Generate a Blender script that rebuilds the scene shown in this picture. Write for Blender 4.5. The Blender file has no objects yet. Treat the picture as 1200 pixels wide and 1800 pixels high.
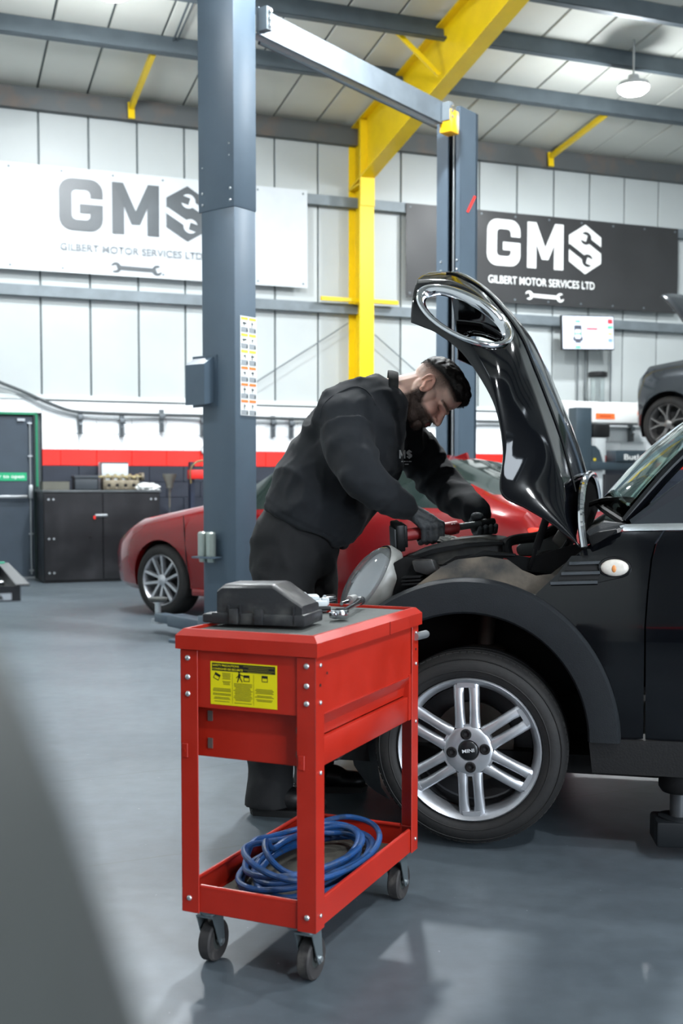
import bpy, bmesh, math, random
from mathutils import Vector, Matrix, Quaternion, noise
from mathutils.bvhtree import BVHTree
random.seed(7)
V = Vector
R = math.radians
SC = bpy.context.scene
COL = SC.collection

# ---------------------------------------------------------------- camera
CAM_H, FPX, PYC, PITCH = 1.15, 2000.0, 957.0, R(3)
cam_d = bpy.data.cameras.new('camera')
cam = bpy.data.objects.new('camera', cam_d)
COL.objects.link(cam)
cam.location = (0, 0, CAM_H)
cam.rotation_euler = (R(90) - PITCH, 0, 0)
cam_d.sensor_fit = 'VERTICAL'
cam_d.sensor_height = 36
cam_d.sensor_width = 24
cam_d.lens = 40
cam_d.shift_y = 57 / 1800
cam_d.clip_start = 0.02
cam_d.dof.use_dof = True
cam_d.dof.focus_distance = 3.7
cam_d.dof.aperture_fstop = 4.0
SC.camera = cam

# ---------------------------------------------------------------- world, exposure
SC.view_settings.view_transform = 'Standard'
SC.view_settings.look = 'None'
SC.view_settings.gamma = 1
SC.view_settings.exposure = 0.22
SC.view_settings.use_curve_mapping = False
wd = bpy.data.worlds.new('world')
SC.world = wd
wd.use_nodes = True
wd.node_tree.nodes['Background'].inputs[0].default_value = (0.80, 0.90, 1.0, 1)
wd.node_tree.nodes['Background'].inputs[1].default_value = 12.0

# portal that guides the daylight sampling at the open vehicle door behind the camera
pd_ = bpy.data.lights.new('door_portal', 'AREA'); pd_.shape = 'RECTANGLE'; pd_.size = 4.0; pd_.size_y = 3.9; pd_.cycles.is_portal = True
po_ = bpy.data.objects.new('door_portal', pd_); COL.objects.link(po_)
po_.location = (0 - 1.6 * math.cos(R(20.8)) + 18.0 * math.sin(R(20.8)), 15.46 - 1.6 * math.sin(R(20.8)) - 18.0 * math.cos(R(20.8)), 1.95)
po_.rotation_euler = V((-math.sin(R(20.8)), math.cos(R(20.8)), 0)).to_track_quat('-Z', 'Y').to_euler()

# high-bay lamps of the hall, the last added to brighten the mechanic's face: x, y, z, watts
LAMPS = [(3.42, 13.6, 5.80, 260, 'above the black banner'), (-2.2, 11.2, 5.9, 260, 'above the red car'), (5.0, 9.3, 6.2, 420, 'above the raised grey car'), (0.2, 7.6, 6.4, 560, 'between the two lift posts'),
         (-4.4, 5.9, 6.6, 260, 'above the bare floor by the tool chest'), (6.4, 5.0, 6.7, 420, 'beyond the black hatchback'), (3.4, 0.4, 6.6, 140, 'in front of the black hatchback'), (2.4, -2.0, 6.9, 330, 'near the open vehicle door, added to light the mechanic face')]

# ---------------------------------------------------------------- view geometry helpers
FW = V((0, math.cos(PITCH), -math.sin(PITCH)))
UP = V((0, math.sin(PITCH), math.cos(PITCH)))
CO = V((0, 0, CAM_H))
def ray(px, py): return V((1, 0, 0)) * ((px - 600) / FPX) + UP * ((PYC - py) / FPX) + FW
def at(px, py, Y):
    d = ray(px, py); return CO + d * (Y / d.y)
def atz(px, py, z):
    d = ray(px, py); return CO + d * ((z - CAM_H) / d.z)
def onplane(px, py, p0, n):
    d = ray(px, py); return CO + d * ((V(p0) - CO).dot(n) / d.dot(n))
def proj(p):
    q = V(p) - CO; w = q.dot(FW); return 600 + FPX * q.x / w, PYC - FPX * q.dot(UP) / w

# ---------------------------------------------------------------- materials
def lin(c):
    def f(x):
        x /= 255.0
        return x / 12.92 if x <= 0.04045 else ((x + 0.055) / 1.055) ** 2.4
    return tuple(f(x) for x in c) + (1.0,)
MATS = {}
def mat(name, rgb, rough=0.5, metal=0.0, var=0.06, ns=6.0, bump=0.0, bs=80.0, coat=0.0, emit=0.0, trans=0.0, alpha=1.0,
        rgb2=None, lo=0.45, hi=0.65, rvar=0.0, sheen=0.0, ior=1.45, spec=0.5, sss=0.0):
    if name in MATS: return MATS[name]
    m = bpy.data.materials.new(name); m.use_nodes = True
    nt = m.node_tree; N = nt.nodes; L = nt.links
    b = N['Principled BSDF']
    tc = N.new('ShaderNodeTexCoord')
    c = lin(rgb)
    nz = N.new('ShaderNodeTexNoise'); nz.inputs['Scale'].default_value = ns; nz.inputs['Detail'].default_value = 5
    L.new(tc.outputs['Object'], nz.inputs['Vector'])
    rp = N.new('ShaderNodeValToRGB')
    rp.color_ramp.elements[0].position = 0.3 if rgb2 is None else lo
    rp.color_ramp.elements[1].position = 0.7 if rgb2 is None else hi
    if rgb2 is None:
        rp.color_ramp.elements[0].color = tuple(max(0, x * (1 - var)) for x in c[:3]) + (1,)
        rp.color_ramp.elements[1].color = tuple(min(1, x * (1 + var)) for x in c[:3]) + (1,)
    else:
        rp.color_ramp.elements[0].color = c; rp.color_ramp.elements[1].color = lin(rgb2)
    L.new(nz.outputs['Fac'], rp.inputs['Fac'])
    L.new(rp.outputs['Color'], b.inputs['Base Color'])
    b.inputs['Roughness'].default_value = rough
    b.inputs['Metallic'].default_value = metal
    b.inputs['IOR'].default_value = ior
    b.inputs['Specular IOR Level'].default_value = spec
    if coat: b.inputs['Coat Weight'].default_value = coat; b.inputs['Coat Roughness'].default_value = 0.03
    if trans: b.inputs['Transmission Weight'].default_value = trans
    if alpha < 1: b.inputs['Alpha'].default_value = alpha
    if sheen: b.inputs['Sheen Weight'].default_value = sheen; b.inputs['Sheen Roughness'].default_value = 0.5
    if sss:
        b.inputs['Subsurface Weight'].default_value = sss
        b.inputs['Subsurface Radius'].default_value = (1.0, 0.35, 0.2); b.inputs['Subsurface Scale'].default_value = 0.004
    if emit:
        b.inputs['Emission Strength'].default_value = emit
        L.new(rp.outputs['Color'], b.inputs['Emission Color'])
    if rvar:
        mr = N.new('ShaderNodeMapRange'); mr.inputs['To Min'].default_value = max(0, rough - rvar); mr.inputs['To Max'].default_value = rough + rvar
        mr.inputs['From Min'].default_value = 0.3; mr.inputs['From Max'].default_value = 0.7
        L.new(nz.outputs['Fac'], mr.inputs['Value']); L.new(mr.outputs['Result'], b.inputs['Roughness'])
    if bump:
        n2 = N.new('ShaderNodeTexNoise'); n2.inputs['Scale'].default_value = bs; n2.inputs['Detail'].default_value = 4
        L.new(tc.outputs['Object'], n2.inputs['Vector'])
        bp = N.new('ShaderNodeBump'); bp.inputs['Strength'].default_value = bump; bp.inputs['Distance'].default_value = 0.01
        L.new(n2.outputs['Fac'], bp.inputs['Height']); L.new(bp.outputs['Normal'], b.inputs['Normal'])
    MATS[name] = m
    return m

# ---------------------------------------------------------------- mesh building helpers
class MB:
    def __init__(s): s.bm = bmesh.new()
    def box(s, c, size, M=None, bev=0.0, seg=2):
        vs = bmesh.ops.create_cube(s.bm, size=1)['verts']
        mt = Matrix.Translation(V(c)) @ Matrix.Diagonal((size[0], size[1], size[2], 1))
        if M is not None: mt = M @ mt
        bmesh.ops.transform(s.bm, matrix=mt, verts=vs)
        if bev:
            es = {e for v in vs for e in v.link_edges}
            bmesh.ops.bevel(s.bm, geom=list(es), offset=bev, segments=seg, affect='EDGES', profile=0.5)
        return s
    def ring(s, pts): return [s.bm.verts.new(V(p)) for p in pts]
    def loft(s, rings, closed=True, cap=True):
        rs = [s.ring(r) for r in rings]
        n = len(rs[0])
        for a, b in zip(rs, rs[1:]):
            for i in range(n if closed else n - 1):
                j = (i + 1) % n
                try: s.bm.faces.new((a[i], a[j], b[j], b[i]))
                except ValueError: pass
        if cap and closed:
            s.bm.faces.new(list(reversed(rs[0]))); s.bm.faces.new(rs[-1])
        return rs
    def grid(s, rows): return s.loft(rows, closed=False, cap=False)
    def cyl(s, p0, p1, r0, r1=None, seg=16, cap=True):
        p0, p1 = V(p0), V(p1); r1 = r0 if r1 is None else r1
        d = (p1 - p0).normalized(); a = d.orthogonal().normalized(); b = d.cross(a)
        def rg(p, r): return [p + (a * math.cos(t) + b * math.sin(t)) * r for t in [2 * math.pi * i / seg for i in range(seg)]]
        s.loft([rg(p0, r0), rg(p1, r1)], cap=cap); return s
    def lathe(s, prof, O=(0, 0, 0), axis=(0, 0, 1), seg=24, cap=False):
        O = V(O); d = V(axis).normalized(); a = d.orthogonal().normalized(); b = d.cross(a)
        rows = []
        for r, h in prof:
            r = max(r, 1e-5)
            rows.append([O + d * h + (a * math.cos(t) + b * math.sin(t)) * r for t in [2 * math.pi * i / seg for i in range(seg)]])
        s.loft(rows, cap=cap); return s
    def tube(s, pts, r, seg=8, closed=False, cap=True, flat=1.0):
        pts = [V(p) for p in pts]; n = len(pts)
        rr = r if isinstance(r, (list, tuple)) else [r] * n
        rows = []; prev = None
        for i, p in enumerate(pts):
            if closed: t = pts[(i + 1) % n] - pts[i - 1]
            else: t = pts[min(i + 1, n - 1)] - pts[max(i - 1, 0)]
            if t.length < 1e-9: t = V((0, 0, 1))
            t.normalize()
            if prev is None: a = t.orthogonal().normalized()
            else:
                a = prev - t * prev.dot(t)
                a = a.normalized() if a.length > 1e-6 else t.orthogonal().normalized()
            prev = a; b = t.cross(a)
            rows.append([p + (a * math.cos(q) + b * math.sin(q) * flat) * rr[i] for q in [2 * math.pi * k / seg for k in range(seg)]])
        if closed: rows.append(rows[0]); s.loft(rows, cap=False)
        else: s.loft(rows, cap=cap)
        return s
    def prism(s, pts, vec):
        vec = V(vec)
        a = [s.bm.verts.new(V(p)) for p in pts]; b = [s.bm.verts.new(V(p) + vec) for p in pts]
        n = len(a)
        s.bm.faces.new(a); s.bm.faces.new(list(reversed(b)))
        for i in range(n): s.bm.faces.new((a[i], b[i], b[(i + 1) % n], a[(i + 1) % n]))
        return s
    def face(s, pts):
        s.bm.faces.new([s.bm.verts.new(V(p)) for p in pts]); return s
    def ell(s, c, rad, M=None, u=20, v=12):
        vs = bmesh.ops.create_uvsphere(s.bm, u_segments=u, v_segments=v, radius=1)['verts']
        mt = Matrix.Diagonal((rad[0], rad[1], rad[2], 1))
        if M is not None: mt = M.to_4x4() @ mt
        bmesh.ops.transform(s.bm, matrix=Matrix.Translation(V(c)) @ mt, verts=vs); return s
    def cap(s, p0, p1, r0, r1=None, seg=14):
        """tapered capsule"""
        p0, p1 = V(p0), V(p1); r1 = r0 if r1 is None else r1
        d = (p1 - p0); L = d.length
        if L < 1e-6: return s.ell(p0, (r0,) * 3)
        rows = []
        for k in range(5):
            t = -math.pi / 2 + k * math.pi / 8; rows.append((max(r0 * math.cos(t), 1e-4), r0 * math.sin(t)))
        for k in range(5):
            t = k * math.pi / 8; rows.append((max(r1 * math.cos(t), 1e-4), L + r1 * math.sin(t)))
        s.lathe(rows, p0, d, seg, cap=True); return s
    def chain(s, pts, rs):
        for i in range(len(pts) - 1): s.cap(pts[i], pts[i + 1], rs[i], rs[i + 1])
        return s
    def mesh(s, name, smooth=None, inv=None, recalc=True):
        if inv is not None: bmesh.ops.transform(s.bm, matrix=inv, verts=s.bm.verts)
        if recalc: bmesh.ops.recalc_face_normals(s.bm, faces=s.bm.faces)
        me = bpy.data.meshes.new(name); s.bm.to_mesh(me); s.bm.free()
        shade(me, smooth)
        return me
    def build(s, name, m, parent=None, smooth=35, world=False):
        inv = None
        if world and parent is not None: inv = MW[parent.name].inverted()
        return obj(name, s.mesh(name, smooth, inv), m, parent)

def shade(me, ang):
    if ang is None: return
    me.polygons.foreach_set('use_smooth', [True] * len(me.polygons))
    if ang < 180: me.set_sharp_from_angle(angle=R(ang))
MW = {}
def obj(name, me, m, parent=None, local=None):
    o = bpy.data.objects.new(name, me); COL.objects.link(o)
    if m is not None and not me.materials: me.materials.append(m)
    pm = Matrix.Identity(4)
    if parent is not None:
        o.parent = parent; pm = MW[parent.name]
    if local is not None: o.matrix_local = local; pm = pm @ local
    MW[o.name] = pm.copy()
    return o
def thing(name, label, cat, M=None, group=None):
    o = bpy.data.objects.new(name, None); COL.objects.link(o); o.empty_display_size = 0.1
    M = M if M is not None else Matrix.Identity(4)
    if isinstance(M, (Vector, tuple, list)): M = Matrix.Translation(V(M))
    o.matrix_world = M; MW[o.name] = M.copy()
    return tag(o, label, cat, group)
def tag(o, label, cat, group=None):
    o['label'] = label; o['category'] = cat
    if group: o['group'] = group
    return o
def struct(o): o['kind'] = 'structure'; return o
def frame(O, ex, ez=(0, 0, 1)):
    ex = V(ex).normalized(); ez = V(ez).normalized(); ey = ez.cross(ex).normalized(); ez = ex.cross(ey)
    M = Matrix.Identity(4)
    for i in range(3): M[i][0], M[i][1], M[i][2], M[i][3] = ex[i], ey[i], ez[i], O[i]
    return M
def apply_mods(o, mods):
    """evaluate modifiers on a temp object and return the new mesh"""
    for k, (typ, kw) in enumerate(mods):
        md = o.modifiers.new('m%d' % k, typ)
        for a, v in kw.items(): setattr(md, a, v)
    dg = bpy.context.evaluated_depsgraph_get()
    me = bpy.data.meshes.new_from_object(o.evaluated_get(dg))
    o.modifiers.clear()
    return me
def baked(mb, mods, smooth=180, recalc=True):
    me = mb.mesh('tmp', None, recalc=recalc)
    o = bpy.data.objects.new('tmp', me); COL.objects.link(o)
    me2 = apply_mods(o, mods)
    bpy.data.objects.remove(o); bpy.data.meshes.remove(me)
    shade(me2, smooth)
    return me2
_tx = {}
def text_mesh(body, width, height=None, M=None, bold=0.0, thick=0.0):
    """flat lettering in the local xy plane, lower-left at the origin, scaled to the wanted width and height"""
    cu = bpy.data.curves.new('t', 'FONT'); cu.body = body; cu.offset = bold; cu.extrude = 0; cu.resolution_u = 3
    o = bpy.data.objects.new('t', cu); COL.objects.link(o)
    dg = bpy.context.evaluated_depsgraph_get()
    me = bpy.data.meshes.new_from_object(o.evaluated_get(dg))
    bpy.data.objects.remove(o); bpy.data.curves.remove(cu)
    xs = [v.co.x for v in me.vertices]; ys = [v.co.y for v in me.vertices]
    sx = width / (max(xs) - min(xs)); sy = (height / (max(ys) - min(ys))) if height else sx
    for v in me.vertices: v.co = V(((v.co.x - min(xs)) * sx, (v.co.y - min(ys)) * sy, thick))
    if M is not None: me.transform(M)
    return me
def catmull(pts, n):
    """resample a polyline of vectors with Catmull-Rom to n points"""
    pts = [V(p) for p in pts]; m = len(pts) - 1; out = []
    for k in range(n):
        t = k / (n - 1) * m; i = min(int(t), m - 1); f = t - i
        p0 = pts[i - 1] if i > 0 else pts[0] * 2 - pts[1]
        p1, p2 = pts[i], pts[i + 1]
        p3 = pts[i + 2] if i + 2 <= m else pts[m] * 2 - pts[m - 1]
        out.append(0.5 * ((2 * p1) + (p2 - p0) * f + (2 * p0 - 5 * p1 + 4 * p2 - p3) * f * f + (3 * p1 - p0 - 3 * p2 + p3) * f ** 3))
    return out
def lerp(a, b, t): return a + (b - a) * t
def rrect(w, h, r, n=4):
    """rounded rectangle outline centred at origin, 2d"""
    out = []
    for cx, cy, a0 in ((w / 2 - r, h / 2 - r, 0), (-w / 2 + r, h / 2 - r, 90), (-w / 2 + r, -h / 2 + r, 180), (w / 2 - r, -h / 2 + r, 270)):
        for k in range(n + 1):
            a = R(a0 + 90 * k / n); out.append((cx + r * math.cos(a), cy + r * math.sin(a)))
    return out

# ================================================================ the hall
TH = R(20.8)
E1 = V((math.cos(TH), math.sin(TH), 0)); NN = V((math.sin(TH), -math.cos(TH), 0)); W0 = V((0, 15.46, 0))
UZ = V((0, 0, 1))
def W(s, z, d=0.0): return W0 + E1 * s + NN * d + UZ * z
def wsz(px, py, d=0.0):
    p = onplane(px, py, W(0, 0, d), NN); return (p - W0).dot(E1), p.z
WM = frame(W0, E1)           # local: x along wall, y into the wall (away), z up
def wl(s, z, d=0.0): return V((s, -d, z))
SL = math.tan(R(7.75)); ZE = 5.93

m_clad = mat('white_cladding', (178, 184, 184), 0.45, var=0.05, ns=1.2, rvar=0.05)
m_joint = mat('dark_joint_metal', (86, 95, 97), 0.5, 0.3)
m_roofp = mat('white_roof_liner', (214, 216, 208), 0.55, var=0.07, ns=0.9)
m_galv = mat('weathered_steel', (112, 121, 126), 0.5, 0.25, var=0.15, ns=5)
m_eave = mat('eaves_steel', (88, 92, 93), 0.55, 0.2, ns=3, rgb2=(112, 98, 88), lo=0.5, hi=0.75)
m_purlin = mat('grey_purlin_steel', (82, 92, 98), 0.5, 0.25, var=0.12, ns=4)
m_yellow = mat('yellow_steel_paint', (236, 200, 14), 0.35, var=0.06, ns=3)
m_white = mat('white_block_paint', (232, 236, 238), 0.5, var=0.04, ns=5, bump=0.25, bs=60)
m_redb = mat('red_block_paint', (226, 40, 30), 0.5, var=0.08, ns=6, bump=0.25, bs=60)
m_navyb = mat('navy_block_paint', (38, 44, 56), 0.5, var=0.12, ns=6, bump=0.25, bs=60)

# floor: epoxy paint with mottling, wear and two old cracks
def floor_material():
    m = bpy.data.materials.new('grey_epoxy_floor'); m.use_nodes = True
    nt = m.node_tree; N = nt.nodes; L = nt.links; b = N['Principled BSDF']
    tc = N.new('ShaderNodeTexCoord')
    def nz(scale, detail=5, dist=0.0):
        n = N.new('ShaderNodeTexNoise'); n.inputs['Scale'].default_value = scale; n.inputs['Detail'].default_value = detail
        n.inputs['Distortion'].default_value = dist; L.new(tc.outputs['Object'], n.inputs['Vector']); return n
    def ramp(src, e):
        r = N.new('ShaderNodeValToRGB'); el = r.color_ramp.elements
        el[0].position, el[0].color = e[0][0], e[0][1]; el[1].position, el[1].color = e[1][0], e[1][1]
        L.new(src, r.inputs['Fac']); return r
    base = ramp(nz(0.9, 6, 0.0).outputs['Fac'], ((0.3, lin((73, 82, 89))), (0.72, lin((89, 98, 104)))))
    fine = ramp(nz(14, 8).outputs['Fac'], ((0.35, (0.86, 0.86, 0.86, 1)), (0.7, (1.06, 1.06, 1.06, 1))))
    mx = N.new('ShaderNodeMix'); mx.data_type = 'RGBA'; mx.blend_type = 'MULTIPLY'; mx.inputs['Factor'].default_value = 1
    L.new(base.outputs['Color'], mx.inputs['A']); L.new(fine.outputs['Color'], mx.inputs['B'])
    # specks of wear
    sp = ramp(nz(55, 3).outputs['Fac'], ((0.74, (0, 0, 0, 1)), (0.78, (1, 1, 1, 1))))
    mx2 = N.new('ShaderNodeMix'); mx2.data_type = 'RGBA'; mx2.inputs['B'].default_value = lin((150, 156, 158))
    L.new(sp.outputs['Color'], mx2.inputs['Factor']); L.new(mx.outputs['Result'], mx2.inputs['A'])
    # cracks: distance to two lines in the floor plane, wobbling with noise
    sep = N.new('ShaderNodeSeparateXYZ'); L.new(tc.outputs['Object'], sep.inputs[0])
    wob = nz(3.0, 6); last = mx2.outputs['Result']
    for (p, q) in (((90, 1374), (310, 1352)), ((170, 1522), (390, 1490))):
        a, c = atz(*p, 0), atz(*q, 0); d = (c - a).normalized(); nx, ny = -d.y, d.x; k = -(nx * a.x + ny * a.y)
        def mth(op, x, y):
            o = N.new('ShaderNodeMath'); o.operation = op
            for i, s_ in enumerate((x, y)):
                if s_ is None: continue
                if isinstance(s_, (int, float)): o.inputs[i].default_value = s_
                else: L.new(s_, o.inputs[i])
            return o.outputs[0]
        t = mth('ADD', mth('MULTIPLY', sep.outputs[0], nx), mth('MULTIPLY', sep.outputs[1], ny))
        t = mth('ADD', t, k); t = mth('ADD', t, mth('MULTIPLY', mth('SUBTRACT', wob.outputs['Fac'], 0.5), 0.09))
        t = mth('ABSOLUTE', t, None); t = mth('LESS_THAN', t, mth('MULTIPLY', fine.outputs['Color'], 0.0045))
        t = mth('MULTIPLY', t, 0.55)
        m3 = N.new('ShaderNodeMix'); m3.data_type = 'RGBA'; m3.inputs['B'].default_value = lin((62, 66, 66))
        L.new(t, m3.inputs['Factor']); L.new(last, m3.inputs['A']); last = m3.outputs['Result']
    L.new(last, b.inputs['Base Color'])
    rr = N.new('ShaderNodeMapRange'); rr.inputs['From Min'].default_value = 0.0; rr.inputs['From Max'].default_value = 1.0
    rr.inputs['To Min'].default_value = 0.27; rr.inputs['To Max'].default_value = 0.47
    L.new(nz(2.2, 5, 0.0).outputs['Fac'], rr.inputs['Value']); L.new(rr.outputs['Result'], b.inputs['Roughness'])
    bp = N.new('ShaderNodeBump'); bp.inputs['Strength'].default_value = 0.06; bp.inputs['Distance'].default_value = 0.02
    L.new(nz(9, 5).outputs['Fac'], bp.inputs['Height']); L.new(bp.outputs['Normal'], b.inputs['Normal'])
    return m
f = MB(); f.box((1.5, 6, -0.05), (28, 30, 0.1)); struct(f.build('floor', floor_material(), smooth=None))

# back wall: backing, cladding panels, painted blocks
S0, S1 = -7.54, 8.06
mb = MB(); mb.box(((S0 + S1) / 2, 0.11, 2.97), (S1 - S0, 0.2, 5.94))
wall = struct(obj('wall_back', mb.mesh('wall_back'), m_joint, None, WM))
ZB = 2.22
pz = MB(); pz.box((0, 0, 0), (0.578, 0.03, 5.94 - ZB), bev=0.006, seg=1); me_panel = pz.mesh('wall_panel')
k = 0
s = -3.94 - 0.6 * 6
while s < S1 - 0.3:
    if k == 0: me_panel.materials.append(m_clad)
    obj('wall_panel', me_panel, None, wall, Matrix.Translation(wl(s + 0.3, (5.94 + ZB) / 2, 0.0)))
    s += 0.6; k += 1
# block courses (0.44 x 0.198): six navy below, one red, three white
bz = MB(); bz.box((0, 0, 0), (0.4365, 0.06, 0.1950), bev=0.004, seg=1)
blk = {}
base_me = bz.mesh('block')
for nm, m_ in (('w', m_white), ('r', m_redb), ('n', m_navyb)):
    me = base_me.copy(); me.materials.append(m_); blk[nm] = me
    me = base_me.copy(); me.materials.append(m_); me.transform(Matrix.Diagonal((.4975, 1, 1, 1))); blk[nm + 'h'] = me
for row in range(11):
    z = 0.099 + 0.198 * row
    kind = 'n' if row < 7 else ('r' if row == 7 else 'w')
    s = -3.95 + (0.22 if row % 2 else 0)
    if row % 2: obj('block', blk[kind + 'h'], None, wall, Matrix.Translation(wl(-3.84, z, 0.03)))
    while s < 6.2:
        obj('block', blk[kind], None, wall, Matrix.Translation(wl(s + 0.22, z, 0.03)))
        s += 0.44
# left of the door the lower wall is plain
mb = MB(); mb.box((-6.1, -0.03, 2.12), (2.2, 0.06, 0.19)); mb.box((-6.5, -0.03, 1.06), (2.1, 0.06, 2.12)); mb.box((7.2, -0.03, 1.1), (1.8, 0.06, 2.2))
mb.build('render_coat', m_white, wall, None)
mb = MB(); mb.box((-4.7, -0.03, 2.125), (1.5, 0.06, 0.19)); mb.build('lintel_block', m_white, wall, None)
# sill flashing and horizontal rails on the wall (z, height)
def rail(name, z, h, d, m_, s0=S0, s1=S1):
    b = MB()
    b.box(((s0 + s1) / 2, -d / 2 - 0.015, z), (s1 - s0, d, h * 0.18)); b.box(((s0 + s1) / 2, -0.02 - d, z - h * 0.41), (s1 - s0, 0.012, h))
    b.box(((s0 + s1) / 2, -d / 2 - 0.015, z - h * 0.85), (s1 - s0, d, h * 0.1))
    return struct(obj(name, b.mesh(name), m_, None, WM))
rail('trim_1', 3.555, 0.13, 0.10, m_galv)
rail('trim_2', 4.96, 0.13, 0.10, m_galv)
rail('trim_3', 2.25, 0.06, 0.05, mat('sill_flashing', (196, 202, 202), 0.5))
rail('trim_4', 5.89, 0.25, 0.10, m_eave)

# roof: backing, liner panels, purlins
RM = WM @ Matrix.Translation((0, 0, ZE)) @ Matrix.Rotation(-math.atan(SL), 4, 'X')   # local -y runs up the slope towards the room
mb = MB(); mb.box(((S0 + S1) / 2, -9.0, 0.10), (S1 - S0, 18.6, 0.1))
ceil = struct(obj('ceiling', mb.mesh('ceiling'), m_joint, None, RM))
pz = MB(); pz.box((0, 0, 0), (0.575, 18.6, 0.03), bev=0.006, seg=1); me_rp = pz.mesh('roof_panel'); me_rp.materials.append(m_roofp)
s = -3.94 - 0.6 * 6
while s < S1 - 0.3:
    obj('roof_panel', me_rp, None, ceil, Matrix.Translation((s + 0.3, -9.0, 0.045))); s += 0.6
pz = MB()
pz.box((0, 0, -0.115), (S1 - S0, 0.012, 0.23)); pz.box((0, 0.032, -0.006), (S1 - S0, 0.07, 0.012)); pz.box((0, -0.03, -0.225), (S1 - S0, 0.07, 0.012))
pz.box((0, -0.06, -0.215), (S1 - S0, 0.01, 0.025))
me_pu = pz.mesh('purlin'); me_pu.materials.append(m_purlin)
for d in (1.6, 2.73, 3.72, 4.75, 5.9, 7.1, 8.3, 9.6, 11.0, 12.4, 13.8, 15.2, 16.6):
    obj('purlin', me_pu, None, ceil, Matrix.Translation(((S0 + S1) / 2, -d, 0.02)))
# yellow struts between eaves beam and first purlin
b = MB(); b.box((0, -0.7, -0.16), (0.06, 1.35, 0.06)); b.box((0, 0.0, -0.2), (0.08, 0.03, 0.2)); me_st = b.mesh('eaves_strut'); me_st.materials.append(m_yellow)
for s in (-2.84, 3.1): obj('eaves_strut', me_st, None, ceil, Matrix.Translation((s, -0.16, 0)))
# cable along the strut
b = MB(); b.cyl((-2.62, -1.6, -0.02), (-2.66, -3.4, -0.06), 0.012, seg=6); b.cyl((-2.58, -1.6, -0.02), (-2.6, -3.4, -0.06), 0.008, seg=6); b.build('roof_cable', m_purlin, ceil)

# other walls of the hall, outside the picture
def plain_wall(name, c, size, rz=0.0, m_=None):
    b = MB(); b.box((0, 0, 0), size)
    struct(obj(name, b.mesh(name), m_ or m_clad, None, Matrix.Translation(c) @ Matrix.Rotation(rz, 4, 'Z')))
pl = W(S0 - 0.12, 0, 9.0); pr = W(S1 + 0.12, 0, 9.0)
plain_wall('wall_left', (pl.x, pl.y, 4.1), (0.2, 18.4, 8.2), TH)
plain_wall('wall_right', (pr.x, pr.y, 4.1), (0.2, 18.4, 8.2), TH)
# front wall with an open vehicle door (s from DO0 to DO1) that lets the daylight in
DO0, DO1, DOZ = -3.6, 0.4, 3.9
m_front = mat('dim_front_wall', (96, 100, 102), .7)
FM_ = frame(W(0, 0, 18.0), E1)
b = MB(); b.box(((S0 + DO0) / 2, 0, 4.15), (DO0 - S0, .2, 8.3)); b.box(((S1 + DO1) / 2, 0, 4.15), (S1 - DO1, .2, 8.3)); b.box(((DO0 + DO1) / 2, 0, (8.3 + DOZ) / 2), (DO1 - DO0, .2, 8.3 - DOZ))
fb_ = struct(obj('wall_front', b.mesh('wall_front'), m_front, None, FM_))
for x0_, x1_ in ((S0, DO0), (DO1, S1)):
    b = MB(); b.box(((x0_ + x1_) / 2, .11, .7), (x1_ - x0_, .02, 1.4)); obj('dado_paint', b.mesh('dado_paint'), m_navyb, fb_)
    b = MB(); b.box(((x0_ + x1_) / 2, .11, 1.5), (x1_ - x0_, .02, .2)); obj('red_band', b.mesh('red_band'), m_redb, fb_)
for x_ in (DO0, DO1):
    b = MB(); b.box((x_, .05, DOZ / 2), (.12, .34, DOZ)); obj('door_track', b.mesh('door_track'), m_galv, fb_)
b = MB(); b.cyl((DO0, .3, DOZ + .3), (DO1, .3, DOZ + .3), .28, seg=24); obj('rolled_shutter', b.mesh('rolled_shutter', 40), m_galv, fb_)
# yellow portal frame: column, haunched rafter, brackets
PF = thing('portal_frame', 'yellow steel portal frame with column against the white wall and sloping rafter', 'steel frame', WM)
def ibeam_col(b, s, w, d0, d1, z0, z1, tf=0.022, tw=0.014):
    b.box((s, -d0 - tf / 2, (z0 + z1) / 2), (w, tf, z1 - z0)); b.box((s, -d1 + tf / 2, (z0 + z1) / 2), (w, tf, z1 - z0))
    b.box((s, -(d0 + d1) / 2, (z0 + z1) / 2), (tw, d1 - d0 - tf, z1 - z0))
b = MB(); ibeam_col(b, 0.195, 0.20, 0.0, 0.43, 0, 5.9); b.build('column', m_yellow, PF, None)
def raf(d): return ZE - 0.05 + SL * d
b = MB()
for (y0, y1, h0, h1) in ((0.0, 6.0, 0.80, 0.50), (6.0, 12.6, 0.50, 0.46)):
    def P(s, d, dz): return V((s, -d, raf(d) - dz))
    for (sa, sb, ta, tb) in ((0.095, 0.295, 0.0, 0.02), (0.188, 0.202, 0.02, None), (0.095, 0.295, None, 0.0)):
        if ta == 0.0 and tb is not None and sa < 0.1 and tb == 0.02: q = [P(sa, y0, 0), P(sa, y1, 0), P(sa, y1, .02), P(sa, y0, .02)]
        elif tb is None: q = [P(sa, y0, .02), P(sa, y1, .02), P(sa, y1, h1 - .02), P(sa, y0, h0 - .02)]
        else: q = [P(sa, y0, h0 - .02), P(sa, y1, h1 - .02), P(sa, y1, h1), P(sa, y0, h0)]
        b.prism(q, (sb - sa, 0, 0))
b.build('rafter', m_yellow, PF, None)
b = MB(); b.box((0.195, -0.44, 5.35), (0.2, 0.02, 1.1)); b.box((0.195, -0.22, raf(0.2) - 0.82), (0.2, 0.43, 0.02)); b.build('end_plate', m_yellow, PF, None)
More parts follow.
